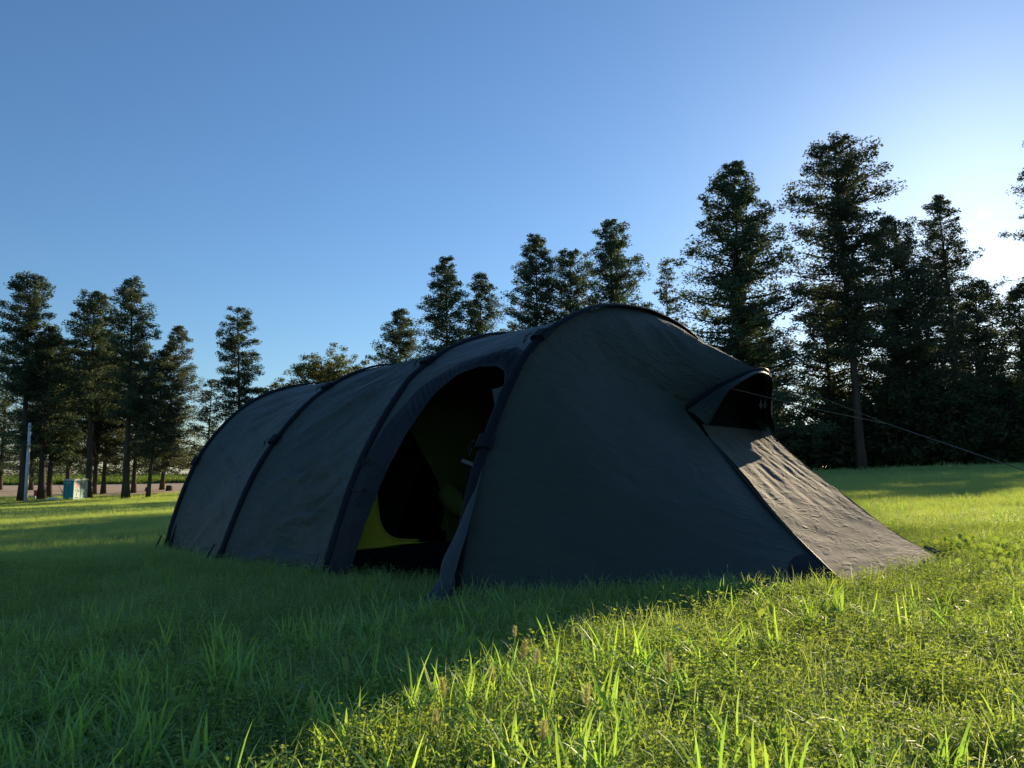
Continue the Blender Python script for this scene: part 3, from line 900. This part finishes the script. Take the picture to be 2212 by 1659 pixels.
# rear bays: D-C, C-B
FOLDS = {3: [(.0, .78, 1., .52, .016, .022), (.0, .46, 1., .22, .020, .020), (.1, .30, 1., .12, .018, .018), (.0, .60, .9, .40, .012, .015)],
         2: [(.18, .44, 1., .64, .050, .032), (.10, .26, .98, .36, .040, .028), (.35, .13, 1., .24, .055, .030), (.10, .055, .95, .085, .040, .022), (.4, .52, 1., .72, .03, .02), (.05, .62, .9, .80, .028, .02), (.15, .72, .95, .90, .025, .018), (.3, .20, 1., .30, .022, .018)]}
for (a, b, sd, sl) in ((3, 2, 3.1, .28), (2, 1, 7.7, .42)):
    Pp = ruled(AC[a], AC[b], 96, .055, sd, .034, sl, FOLDS[a])
    fly_parts.append(under(grid_mesh('fly_panel', Pp, M['fly'], None, (2.0, 6.0))))
# door bay B-A with its opening
NS = 150
Pd = ruled(AC[1], AC[0], NS, .03, 12.3, .016, .2)
door_st = [(.205, .0), (.224, .040), (.227, .055), (.251, .141), (.271, .211), (.300, .291), (.318, .377), (.37, .467), (.485, .515), (.649, .524), (.799, .505), (.913, .474), (.965, .435), (.972, .387), (.975, .327), (.98, .24), (.98, .16), (.98, .07), (.98, 0)]
dst = np.array(door_st)
def st_point(s, t, off=0.):
    i = np.clip(s, 0, 1) * (NS - 1); j = np.clip(t, 0, 2) / 2 * (NT - 1)
    i0 = int(min(NS - 2, math.floor(i))); j0 = int(min(NT - 2, math.floor(j)))
    a, b = i - i0, j - j0
    p = (Pd[i0, j0] * (1 - a) * (1 - b) + Pd[i0 + 1, j0] * a * (1 - b) + Pd[i0, j0 + 1] * (1 - a) * b + Pd[i0 + 1, j0 + 1] * a * b)
    n = np.cross(Pd[i0 + 1, j0] - Pd[i0, j0], Pd[i0, j0 + 1] - Pd[i0, j0]); n /= np.linalg.norm(n) + 1e-9
    m = np.array([-.1, 6.3, .5])
    if n @ (p - m) < 0: n = -n
    return p + n * off
# trim band round the door: dense curve in (s, t), band widens towards the foot
dd = np.array([[a, b, 0] for a, b in door_st])
dc = resample(dd, 240)[:, :2]
for _ in range(4):
    dc[1:-1] = (dc[:-2] + 2 * dc[1:-1] + dc[2:]) / 4
outer = np.array([(.035, -.0), (.035, .20), (.045, .30), (.08, .40), (.19, .50), (.40, .575), (.64, .585), (.84, .57), (.985, .52), (1.0, .44), (1.0, .3), (1.0, .15), (1.0, 0)])
oc = resample(np.c_[outer, np.zeros(len(outer))], 240)[:, :2]
cut = dc * .80 + oc * .20
S = (np.linspace(0, 1, NS)[:-1] + .5 / NS)[:, None] * np.ones(NT - 1)[None]
T = np.ones(NS - 1)[:, None] * ((T01[:-1] + T01[1:]) / 2)[None]
ins = inside(S.ravel(), T.ravel(), [tuple(q) for q in cut]).reshape(S.shape)
under(grid_mesh('fly_panel', Pd, M['fly'], None, (1.6, 6.0), keep=~ins))
# match the two curves by angle so the band stays square to the edge
nb_ = 9
B = np.empty((240, nb_, 3))
for i in range(240):
    for j in range(nb_):
        f = j / (nb_ - 1)
        s_, t_ = dc[i] * (1 - f) + oc[i] * f
        ruff = .006 * math.sin(i * 1.9 + 2 * nz(i * .3, j)) * math.sin(math.pi * f) if 60 < i < 190 else .004 * nz(i * .08, j * 1.5, 4)
        B[i, j] = st_point(s_, t_, .012 + ruff + .008 * math.sin(math.pi * f))
under(grid_mesh('door_trim', B, M['sleeve'], None, (3, 1)))
# pole sleeves
def sleeve(k, w=.05):
    c = smooth_curve(AC[k][::4], 160)
    F0 = np.array([*ARCH[k][0], 0])
    cen = c.mean(0); cen[2] = .3
    n = 10
    V = np.empty((160, n + 1, 3))
    tang = np.gradient(c, axis=0); tang /= np.linalg.norm(tang, axis=1, keepdims=True)
    for i in range(160):
        out = np.cross(tang[i], NX); out /= np.linalg.norm(out)
        if out @ (c[i] - cen) < 0: out = -out
        for j in range(n + 1):
            a = math.pi * (j / n)
            gather = .0035 * math.sin(i * 2.3 + j) * (1 if k < 2 else .7)
            V[i, j] = c[i] + NX * math.cos(a) * (w + .0) + out * (math.sin(a) ** .8 * .022 + .004 + gather * math.sin(a))
    return under(grid_mesh('pole_sleeve', V, M['sleeve'], None, (4, .3)))
for k, w in ((0, .042), (1, .043), (2, .041), (3, .042)):
    sleeve(k, w)
# vestibule: arch A to the ramp edge, brow and tip
P1 = np.array([1.78, 4.14, .09]); P2 = np.array([2.83, 5.16, .15])
RN = [(1.724, 4.634, .286), (1.636, 4.938, .478), (1.565, 5.369, .726), (1.479, 5.826, .992)]
RF = [(2.705, 5.621, .329), (2.534, 5.927, .56), (2.349, 6.232, .796), (2.255, 6.55, .995)]
BN = (1.315, 5.82, 1.215); BM = (1.60, 5.90, 1.385); TIP = (1.955, 6.0, 1.525); BMF = (2.12, 6.33, 1.455); BF = (2.23, 6.67, 1.14)
def seg_t(pts, ts):
    pts = np.array(pts); ts = np.array(ts); t = np.linspace(ts[0], ts[-1], 81)
    return np.stack([np.interp(t, ts, pts[:, i]) for i in range(3)], 1)
En = seg_t([P1, RN[0], RN[1], RN[2], (1.47, 5.80, 1.0), BN, BM, (1.79, 5.955, 1.465), TIP], [0, .16, .28, .42, .55, .62, .76, .88, 1.0])
LO = np.array([-.03, .0, -.035])
Ef = seg_t([TIP, (2.06, 6.15, 1.50), BMF, BF, np.array(RF[3]) + LO, np.array(RF[2]) + LO, np.array(RF[1]) + LO, np.array(RF[0]) + LO, P2 + LO], [1.0, 1.12, 1.24, 1.38, 1.45, 1.58, 1.72, 1.84, 2.0])
for _ in range(3):
    En[1:-1] = (En[:-2] + 2 * En[1:-1] + En[2:]) / 4
E = np.vstack([En, Ef[1:]])
Pv = ruled(AC[0], E, 110, .014, 21.9, .018, -.30, [(.05, .93, .95, .80, .020, .02), (.05, .99, .95, .93, .018, .014), (.3, .60, .95, .50, .014, .02), (.2, .25, .98, .30, .012, .03), (.3, .12, .98, .14, .012, .02)], True)
under(grid_mesh('vestibule_panel', Pv, M['fly'], None, (2.2, 6.0)))
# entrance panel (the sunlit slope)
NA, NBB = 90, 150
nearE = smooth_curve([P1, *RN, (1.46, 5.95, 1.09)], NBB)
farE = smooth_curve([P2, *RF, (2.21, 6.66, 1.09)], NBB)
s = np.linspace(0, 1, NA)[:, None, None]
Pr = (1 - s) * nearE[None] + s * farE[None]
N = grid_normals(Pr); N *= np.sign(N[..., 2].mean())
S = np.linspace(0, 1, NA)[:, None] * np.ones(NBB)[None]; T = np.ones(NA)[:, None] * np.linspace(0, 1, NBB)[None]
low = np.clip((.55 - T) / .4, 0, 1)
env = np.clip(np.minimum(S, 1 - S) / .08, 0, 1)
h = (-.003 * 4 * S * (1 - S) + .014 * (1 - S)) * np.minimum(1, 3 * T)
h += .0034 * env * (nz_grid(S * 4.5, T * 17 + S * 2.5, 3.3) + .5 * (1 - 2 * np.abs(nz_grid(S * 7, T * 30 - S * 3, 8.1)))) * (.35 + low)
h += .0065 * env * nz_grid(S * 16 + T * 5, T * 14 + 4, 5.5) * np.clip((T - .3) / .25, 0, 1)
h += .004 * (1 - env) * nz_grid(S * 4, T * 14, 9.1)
h += .013 * (1 - S) ** 6 * np.exp(-((T - .62) / .22) ** 2)        # added ridge along the near edge, keeps a sun leak off the vestibule panel
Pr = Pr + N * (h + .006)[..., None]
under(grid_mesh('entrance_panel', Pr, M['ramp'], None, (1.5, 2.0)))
# hem edges of the entrance panel and reinforcement corners
g = Geo(); g.tube(nearE[:140:3] + N[0, :140:3] * .012, .010, 8); under(g.build('edge_seam', M['fly'], None, True))
g = Geo(); g.tube(farE[:142:3] + N[-1, :142:3] * .004, .004, 6); under(g.build('edge_seam', M['ramp'], None, True))
bot = Pr[:, 0] + N[:, 0] * .004
g = Geo(); g.tube(bot[::4], .008, 6); under(g.build('hem_cord', M['webbing'], None, True))
# brow pole, hood, vent mesh
brow = smooth_curve([BN, BM, TIP, BMF, BF], 60)
rim = smooth_curve([(1.449, 5.70, 1.078), (1.559, 5.65, 1.282), (1.62, 5.65, 1.35), (1.748, 5.70, 1.428), (1.866, 5.80, 1.483), (1.992, 5.90, 1.478), (2.066, 6.05, 1.418), (2.092, 6.20, 1.23), (2.145, 6.28, 1.127), (2.178, 6.33, .986)], 60)
s = np.linspace(0, 1, 14)[:, None, None]
Hd = (1 - s) * brow[None] + s * rim[None]
Hd = Hd + np.array([0, 0, 1]) * (.012 * np.sin(np.pi * s))
under(grid_mesh('vent_hood', Hd, M['fly'], None, (.5, 2)))
g = Geo(); g.tube(brow + np.array([.006, -.012, .012]), .019, 8); under(g.build('brow_pole_sleeve', M['sleeve'], None, True))
g = Geo(); g.tube(rim, .006, 6); under(g.build('hood_piping', M['cord'], None, True))
topE = Pr[:, -1]
browm = resample(brow, NA) + np.array([-.02, .03, -.02])
s = np.linspace(0, 1, 20)[:, None, None]
Vm = (1 - s) * topE[None] + s * browm[None]
Vm = Vm + np.array([-.10, .12, 0]) * np.sin(np.pi * s)
vm = under(grid_mesh('vent_mesh', Vm, M['mesh'], None, (1, 1)))
for dx in (0, .035):
    g = Geo(); g.tube([(2.025 + dx, 6.22, 1.335), (2.02 + dx, 6.215, 1.30)], .004, 6)
    g.tube([(2.02 + dx + .008 * math.cos(a), 6.212, 1.275 + .022 * math.sin(a)) for a in np.linspace(0, 6.283, 13)], .0035, 5, False)
    under(g.build('zip_pull', M['peg'], None, True))
# side seam patch at the brow end and corner reinforcements
g = Geo(); g.tube([np.array(BN) + (.0, -.02, .0), (1.37, 5.80, 1.10), (1.455, 5.80, 1.0)], .012, 6); under(g.build('hood_seam', M['sleeve'], None, True))
def patch(name, pts, m, lift=.01):
    pts = np.array(pts); g = Geo(); g.add(pts, [tuple(range(len(pts)))]); return under(g.build(name, m))
def on_v(s_, t_, off=.008):
    fi, fj = s_ * 109, t_ / 2 * (NT - 1)
    i, j = min(108, int(fi)), min(NT - 2, int(fj)); a, b = fi - i, fj - j
    p = Pv[i, j] * (1 - a) * (1 - b) + Pv[i + 1, j] * a * (1 - b) + Pv[i, j + 1] * (1 - a) * b + Pv[i + 1, j + 1] * a * b
    n = np.cross(Pv[min(i + 1, 109), j] - Pv[max(i - 1, 0), j], Pv[i, min(j + 1, NT - 1)] - Pv[i, max(j - 1, 0)]); n /= np.linalg.norm(n)
    if n[1] > 0: n = -n
    return p + n * off
K = 14
Pc = np.array([[on_v(1 - .13 * a / K * math.cos(b / K * math.pi / 2), .0 + .13 * a / K * math.sin(b / K * math.pi / 2)) for b in range(K + 1)] for a in range(K + 1)])
under(grid_mesh('corner_patch', Pc, M['sleeve'], None, (.3, .3)))
# clips where guy points sit on the sleeves
def clip(k, t, out_px):
    j = t / 2 * (NT - 1); j0 = int(j)
    c = AC[k][j0]; tg_ = AC[k][min(j0 + 2, NT - 1)] - AC[k][j0 - 2]; tg_ /= np.linalg.norm(tg_)
    out = np.cross(tg_, NX); out /= np.linalg.norm(out)
    if out[2] < 0: out = -out
    V = []; a0 = .045; w = .056; th = .034
    for e in (-1, 1):
        for x_, y_ in ((-w, 0), (w, 0), (w, th), (w * .6, th + .014), (-w * .6, th + .014), (-w, th)):
            V.append(c + tg_ * a0 * e + NX * x_ + out * y_)
    F = [(0, 1, 2, 3, 4, 5), (11, 10, 9, 8, 7, 6)] + [(i, (i + 1) % 6, 6 + (i + 1) % 6, 6 + i) for i in range(6)]
    g = Geo(); g.add(V, F); g.F = [tuple(f[::-1]) for f in g.F]
    o = under(g.build('guy_clip', M['sleeve']))
    g = Geo(); p = c + out * .05 + NX * .06
    g.tube([p, p + NX * .03 - tg_ * .04, p + NX * .015 - tg_ * .10 - out * .02, p - tg_ * .05], .004, 5)
    q = g.build('strap', M['cord'], None, True)
    q.parent = o; q.matrix_parent_inverse = __import__('mathutils').Matrix.Identity(4)
    return o
for k, t in ((2, .675), (2, .42), (1, .63), (0, .585), (0, .30), (3, .36)):
    clip(k, t, 0)
# cord loop on the door sleeve
g = Geo()
p = np.array([-1.02, 5.58, .76])
loop = [p + np.array([.03, 0, .035]), p + np.array([-.03, -.01, .045]), p + np.array([-.10, -.02, 0]), p + np.array([-.14, -.02, -.10]), p + np.array([-.10, -.02, -.17]), p + np.array([-.02, -.01, -.13]), p + np.array([0, 0, -.10])]
g.tube(smooth_curve(loop, 30), .0045, 6)
g.tube(smooth_curve([loop[-1], p + np.array([-.08, -.02, -.20]), p + np.array([-.12, -.02, -.27]), p + np.array([-.07, -.02, -.24])], 16), .004, 6)
for q in range(3):
    g.tube([loop[0] + np.array([-.06 + .03 * math.cos(a), -.01, .01 * q + .02 * math.sin(a)]) for a in np.linspace(0, 6.28, 10)], .004, 5, False)
under(g.build('cord_loop', M['cord'], None, True))
# foot straps and pegs at every near foot, plus peg lines of the entrance panel
def foot(k, dx=-.10, dy=-.02):
    c = AC[k][3]; f0 = AC[k][0]
    g = Geo()
    e = np.array([f0[0] + dx, f0[1] + dy, gz(f0[0] + dx, f0[1] + dy) + .01])
    g.tube([c + np.array([-.05, -.05, .1]), (c + e) / 2 + np.array([-.05, -.04, .03]), e], .009, 6)
    g.tube([c + np.array([.0, -.06, .06]), (c + e) / 2 + np.array([.02, -.05, -.01]), e + np.array([.06, -.02, 0])], .006, 6)
    under(g.build('foot_strap', M['webbing'] if k < 2 else M['cord'], None, True))
    g = Geo(); g.tube([e + np.array([0, 0, .03]), e + np.array([.03, .02, -.12])], .006, 6); g.tube([e + np.array([0, 0, .03]), e + np.array([-.03, -.01, .02])], .006, 6)
    under(g.build('tent_peg', M['peg'], None, True))
foot(0, -.02, -.10); foot(1, -.06, -.06); foot(2, -.10, -.03); foot(3, -.10, -.02)
TIPG = np.array([1.995, 5.93, 1.475]); ANCH = np.array([4.3, 4.0, .18]); JN = TIPG + (ANCH - TIPG) * .279 + np.array([0, 0, -.045])
g = Geo(); g.tube([TIPG, JN], .0026, 6); g.tube([np.array([1.634, 5.65, 1.347]), (np.array([1.634, 5.65, 1.347]) + JN) / 2 - np.array([0, 0, .012]), JN], .0026, 6)
g.tube([JN, (JN + ANCH) / 2 - np.array([0, 0, .01]), ANCH], .0033, 6)
g.tube([JN + (ANCH - JN) * .40 + np.array([0, 0, -.008]), JN + (ANCH - JN) * .62 + np.array([0, 0, -.018])], .004, 6)
gl = under(g.build('guy_line', M['rope'], None, True))
g = Geo(); g.tube([ANCH + np.array([-.02, .02, .02]), ANCH + np.array([.06, -.06, -.25])], .006, 6); under(g.build('tent_peg', M['peg'], None, True))
for (p, e) in ((P2 + np.array([0, 0, .03]), np.array([3.08, 5.17, .15])), (P1 + np.array([0, 0, .02]), np.array([1.88, 4.0, .08]))):
    g = Geo(); g.tube([p + np.array([-.08, .06, .06]), p, e], .008, 6); g.tube([p + np.array([-.02, .10, .05]), p + np.array([.02, .02, .015]), e + np.array([.03, .02, 0])], .006, 6)
    under(g.build('peg_line', M['webbing'], None, True))
    g = Geo(); g.tube([e + np.array([0, 0, .04]), e + np.array([.04, -.03, -.14])], .006, 6); under(g.build('tent_peg', M['peg'], None, True))
    g = Geo(); cc = p + np.array([.0, .0, -.01]); g.box(tuple(cc), (.05, .05, .03), PHI); under(g.build('buckle', M['cord'], None))
# folded-back door cloth hanging beside arch A
left = smooth_curve([(-.185, 4.50, .76), (-.235, 4.44, .60), (-.29, 4.39, .45), (-.335, 4.36, .34), (-.385, 4.33, .24), (-.405, 4.31, .14), (-.47, 4.26, .06), (-.57, 4.18, .01)], 70)
right = smooth_curve([(-.168, 4.44, .76), (-.20, 4.38, .60), (-.235, 4.33, .45), (-.262, 4.30, .34), (-.30, 4.275, .22), (-.325, 4.25, .12), (-.36, 4.21, .02), (-.43, 4.12, -.035)], 70)
w_ = np.linspace(0, 1, 16)
DF = np.empty((70, 16, 3))
for i in range(70):
    for j in range(16):
        f = w_[j]
        DF[i, j] = left[i] * (1 - f) + right[i] * f + np.array([-.6, -.7, .3]) * (.035 * math.sin(math.pi * f) * (i / 70) + .006 * nz(i * .10, f * 3, 2))
under(grid_mesh('door_flap', DF, M['flap'], None, (1.2, .3)))
g = Geo(); e = DF[-1]; g.tube(e, .008, 6); under(g.build('door_hem', M['sleeve'], None, True))
# little pale fold and tab near the top of arch A
pk = st_point(.965, .40, .012)
patch('door_fold', [pk + np.array([-.035, 0, .055]), pk + np.array([.045, -.02, .075]), pk + np.array([.035, -.02, -.01]), pk + np.array([-.012, 0, -.085])], M['flap'])
tb = st_point(.985, .262, .02)
patch('pull_tab', [tb + np.array([-.075, -.01, .012]), tb + np.array([-.01, -.01, -.012]), tb + np.array([-.016, -.012, -.032]), tb + np.array([-.085, -.012, -.006])], M['webbing'])
# dark valance (mud skirt) along the hem of the side
for a, b in ((3, 2), (2, 1)):
    pass

# ------------------------------------------------------------------ inner tent hung behind the second arch
inner = empty('inner_tent', (-.1, 6.9, 0))
tag(inner, 'yellow inner tent hanging inside the dark tent, its door rolled open', 'inner tent')
IM = __import__('mathutils').Matrix.Translation(-Vector(inner.location))
def under_i(o, parent=inner):
    o.parent = parent
    if parent is inner: o.matrix_parent_inverse = IM
    return o
BK = np.array([-2.623 + 1.358, 7.014 - 5.615, 0]); BK /= np.linalg.norm(BK)      # back along the tunnel
OFF = -NX * .10                                        # a hand's breadth in front of arch B
F0 = np.array([-1.358, 5.615, 0]) + OFF
def ip(u, z): return F0 + PR * u + np.array([0, 0, z])
H0 = .17
C0 = np.array([0, 0, .70])
import itertools
def outline_u(z):
    prof = ARCH[1][1]
    us = [q[0] for q in prof]; zs = [q[1] for q in prof]
    return float(np.interp(z, zs, us)) + .07
# wall as a grid in (u, z) minus the door hole
nu, nzc = 300, 150
umin, umax = 0.05, 4.1
hole = [(.54, 1.08), (.46, .92), (.40, .75), (.385, .62), (.402, .486), (.427, .371), (.473, .293), (.532, .25), (.624, .222), (.814, .206), (1.05, .205), (1.10, .44), (1.063, .56), (1.009, .689), (.916, .811), (.804, .957), (.72, 1.06), (.62, 1.13)]
U = np.linspace(umin, umax, nu); Z = np.linspace(H0, 1.93, nzc)
Pw = np.array([[ip(u, z) + NX * .004 * nz(u * 4, z * 5, 6) for z in Z] for u in U])
uu = ((U[:-1] + U[1:]) / 2)[:, None] * np.ones(nzc - 1)[None]; zz = np.ones(nu - 1)[:, None] * ((Z[:-1] + Z[1:]) / 2)[None]
keep = ~inside(uu.ravel(), zz.ravel(), hole).reshape(uu.shape)
for i in range(nu - 1):
    for j in range(nzc - 1):
        ul = outline_u(zz[i, j]); ur = 2 * 2.122 - ul
        if not (ul < uu[i, j] < ur): keep[i, j] = False
M['olive'] = fabric('inner_tent_olive', (.075, .095, .022), .75, .15, .4, (1, 1, 1), 5, .01)
under_i(grid_mesh('inner_wall', Pw, M['inner'], None, (4, 2), keep=keep & ((uu < .60) | ((uu < .81) & (zz < .26)))))
under_i(grid_mesh('inner_wall_olive', Pw, M['olive'], None, (4, 2), keep=keep & (uu > .60) & ((zz > .26) | (uu > 1.12))))  # same wall continued round the door hole, coloured a darker olive
hp = np.array([ip(u, z) + (-NX) * .006 for u, z in hole])
hc = smooth_curve(hp[3:10], 80)
g = Geo(); g.tube(hc, .009, 6, False); under_i(g.build('door_piping', M['piping'], None, True))
g = Geo(); g.tube([ip(.06, H0 + .005) - NX * .006, ip(1.0, H0 + .01) - NX * .006, ip(.81, H0 + .012) - NX * .006], .008, 6); under_i(g.build('hem_piping', M['piping'], None, True))
# black bathtub floor: front wall and closed chamber behind
g = Geo()
a0, a1 = ip(.04, -.06), ip(4.1, .0); b0, b1 = ip(.10, H0), ip(4.05, H0 + .02); IN = PR * .16
back = BK * 3.9
g.add([a0, a1, b1, b0, a0 + back + IN, a1 + back - IN, b1 + back - IN, b0 + back + IN], [(0, 1, 2, 3), (4, 7, 6, 5), (0, 4, 5, 1)])
under_i(g.build('groundsheet', M['tub']))
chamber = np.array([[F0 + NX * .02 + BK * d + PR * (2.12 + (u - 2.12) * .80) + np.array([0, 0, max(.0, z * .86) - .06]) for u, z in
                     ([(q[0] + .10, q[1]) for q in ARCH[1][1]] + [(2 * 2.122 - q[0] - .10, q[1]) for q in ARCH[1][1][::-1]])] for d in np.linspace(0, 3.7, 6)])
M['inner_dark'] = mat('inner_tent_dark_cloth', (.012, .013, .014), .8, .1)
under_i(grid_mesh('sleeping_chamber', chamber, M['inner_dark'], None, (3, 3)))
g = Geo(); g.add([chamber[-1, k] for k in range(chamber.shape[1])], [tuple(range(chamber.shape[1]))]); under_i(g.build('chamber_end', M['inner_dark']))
# rolled inner door with its tie
g = Geo()
r0_ = ip(1.17, .47) - NX * .10
pts = smooth_curve([r0_ + np.array([-.12, 0, .14]), r0_ + np.array([-.04, -.02, .04]), r0_ + np.array([.08, -.03, -.02]), r0_ + np.array([.2, 0, -.05]), r0_ + np.array([.34, .06, -.03])], 24)
g.tube(pts, [.05 + .055 * math.sin(math.pi * min(1, .15 + k / 24)) * (1 + .25 * nz(k * .6, 2)) for k in range(24)], 10)
under_i(g.build('rolled_door', M['olive'], None, True))
g = Geo(); c = r0_ + np.array([.02, -.02, .0])
g.tube([c + np.array([.03 * math.cos(a) , -.11 * math.cos(a), .11 * math.sin(a)]) for a in np.linspace(0, 6.283, 16)], .008, 6, False)
under_i(g.build('tie_cord', M['cord'], None, True))

# ------------------------------------------------------------------ plants one can count in the foreground
M['seed'] = leaf_mat('foxtail_bristle', (.38, .38, .17), (.50, .48, .23), (1.25, 1.2, .85), .6, .2, .55, nscale=3)
def foxtail(x, y, h, tilt, az, label, s=1.0, seed=0):
    rg = np.random.default_rng(seed)
    root = empty('foxtail_grass', (x, y, gz(x, y))); tag(root, label, 'grass stalk', 'ripe foxtail heads in the foreground')
    top = np.array([math.cos(az) * tilt * h, math.sin(az) * tilt * h, h])
    st = smooth_curve([(0, 0, -.02), top * np.array([.35, .35, .55]), top], 10)
    g = Geo(); g.tube(st, .0014, 5); g.build('stem', M['grass_fine'], root, True)
    L_ = .042 * s; d = st[-1] - st[-2]; d /= np.linalg.norm(d)
    g = Geo()
    g.tube([top + d * L_ * q for q in (0, .15, .5, .85, 1.05)], [.0015, .0032 * s, .0040 * s, .003 * s, .001], 7)
    a_ = np.cross(d, (0, 1, .2)); a_ /= np.linalg.norm(a_); b_ = np.cross(d, a_)
    for q in range(150):
        f = rg.random(); an = rg.uniform(0, 6.28)
        o_ = a_ * math.cos(an) + b_ * math.sin(an)
        p = top + d * L_ * f + o_ * .0045 * s * math.sin(math.pi * (.1 + .85 * f))
        e = p + (o_ * .8 + d * .75) * rg.uniform(.010, .016) * s
        sd = np.cross(o_, d) * .0009
        g.add([p - sd, p + sd, e], [(0, 1, 2)])
    g.build('seed_head', M['seed'], root)
    V, F = blade(rg, .12, .006, .7, 5, rg.uniform(0, 6.28), (0, 0), .5)
    g = Geo(); g.add(V, F); g.build('leaf', M['grass'], root, True)
FOX = [(0.003, 2.62, .17, .10, 1.2, 'upper of two close foxtail heads on the shadow line, dull brown', .8),
       (0.006, 2.35, .165, .16, .3, 'large golden foxtail head leaning right on the shadow line, bottom centre', 1.25),
       (-.165, 2.02, .15, .08, 2.4, 'foxtail head with reddish lit bristles at the left tip of the sunlit grass', 1.1),
       (.175, 1.94, .14, .06, .9, 'upright foxtail head right of centre near the bottom edge', 1.1),
       (.062, 1.77, .12, .05, .2, 'low foxtail head nearest the bottom edge', 1.0),
       (-.175, 1.90, .12, .1, 2.0, 'small dull foxtail head just below the reddish one', .8),
       (-.04, 2.17, .15, .12, 4.0, 'slender pale foxtail head between the golden and the reddish one', .9),
       (.07, 2.36, .15, .10, 5.0, 'foxtail head half hidden just right of the large golden one', .9),
       (.42, 2.12, .16, .06, 1.5, 'broad golden foxtail head alone in the right sunlit grass', 1.25),
       (-.47, 2.3, .16, .08, 2.5, 'grey green foxtail head in the shaded grass left of centre', .7),
       (-.50, 2.05, .13, .08, 3.5, 'lower grey green foxtail head in the shaded grass left of centre', .7)]
for i, f in enumerate(FOX): foxtail(*f[:5], f[5], f[6], 200 + i)

def round_leaf(x, y, h, r, n, label, m, seed):
    rg = np.random.default_rng(seed)
    root = empty('round_leaved_weed', (x, y, gz(x, y))); tag(root, label, 'weed', 'round leaved weeds in the meadow')
    for q in range(n):
        az = rg.uniform(0, 6.28); top = np.array([math.cos(az) * .6 * h * rg.random() ** .5 * (1 + .12 * n), math.sin(az) * .6 * h * rg.random() ** .5 * (1 + .12 * n), h * rg.uniform(.6, 1)])
        g = Geo(); g.tube(smooth_curve([(0, 0, -.02), top * np.array([.4, .4, .6]), top], 8), .0012, 5); g.build('stalk', M['grass_fine'], root, True)
        nrm = np.array([rg.normal() * .6, -1.0, rg.uniform(-.1, .5)]); nrm /= np.linalg.norm(nrm)
        a_ = np.cross(nrm, (0, 0, 1)); a_ /= np.linalg.norm(a_); b_ = np.cross(nrm, a_)
        V = [top]
        for k in range(16):
            an = 2 * math.pi * k / 16
            rr = r * (1 - .35 * math.exp(-((an - math.pi / 2) ** 2) * 6))
            V.append(top + (a_ * math.cos(an) + b_ * math.sin(an)) * rr + nrm * .12 * r * math.cos(an) ** 2)
        g = Geo(); g.add(V, [(0, 1 + k, 1 + (k + 1) % 16) for k in range(16)]); g.build('leaf_disc', m, root, True)
M['pale_leaf'] = leaf_mat('pale_round_leaf', (.13, .20, .14), (.18, .26, .19), (1, 1.1, .7), .5, .3, .35)
RL = [(.02, 1.75, .05, .018, 2, 'bright sunlit round leaf close to the bottom edge, centre', M['herb']),
      (-.36, 1.80, .06, .020, 1, 'bright round leaf at the bottom edge left of the sunlit grass', M['herb']),
      (.55, 1.86, .08, .019, 3, 'pair of round leaves standing in the sunlit grass right of centre', M['herb']),
      (-.80, 2.55, .09, .016, 1, 'pale grey round leaf in the shaded grass, left of two', M['pale_leaf']),
      (-.60, 2.48, .09, .019, 1, 'pale grey round leaf in the shaded grass, right of two', M['pale_leaf']),
      (.66, 3.15, .10, .019, 1, 'pale round leaf at the shadow edge below the tent hem', M['pale_leaf']),
      (1.02, 3.25, .12, .026, 3, 'sunlit broad leaf cluster at the shadow edge below the entrance panel', M['herb']),
      (.0, 3.0, .09, .014, 1, 'pale round leaf below the open tent door', M['pale_leaf']),
      (2.75, 4.55, .12, .030, 6, 'clump of sunlit round leaves right of the entrance panel corner', M['herb']),
      (3.2, 5.1, .13, .032, 7, 'larger clump of sunlit round leaves near the right edge', M['herb']),
      (3.35, 5.6, .14, .034, 9, 'tall clump of sunlit round leaves farthest right', M['herb']),
      (3.05, 5.45, .13, .030, 8, 'clump of sunlit round leaves behind the peg line', M['herb']),
      (3.5, 5.3, .13, .032, 8, 'clump of sunlit round leaves at the very edge of the picture', M['herb']),
      (3.0, 4.9, .12, .030, 6, 'clump of sunlit round leaves beside the peg line', M['herb'])]
for i, r in enumerate(RL): round_leaf(r[0], r[1], r[2], r[3] * (.62 if r[4] > 4 else .9), int(r[4] * (1.9 if r[4] > 4 else 1)), r[5], r[6], 300 + i)
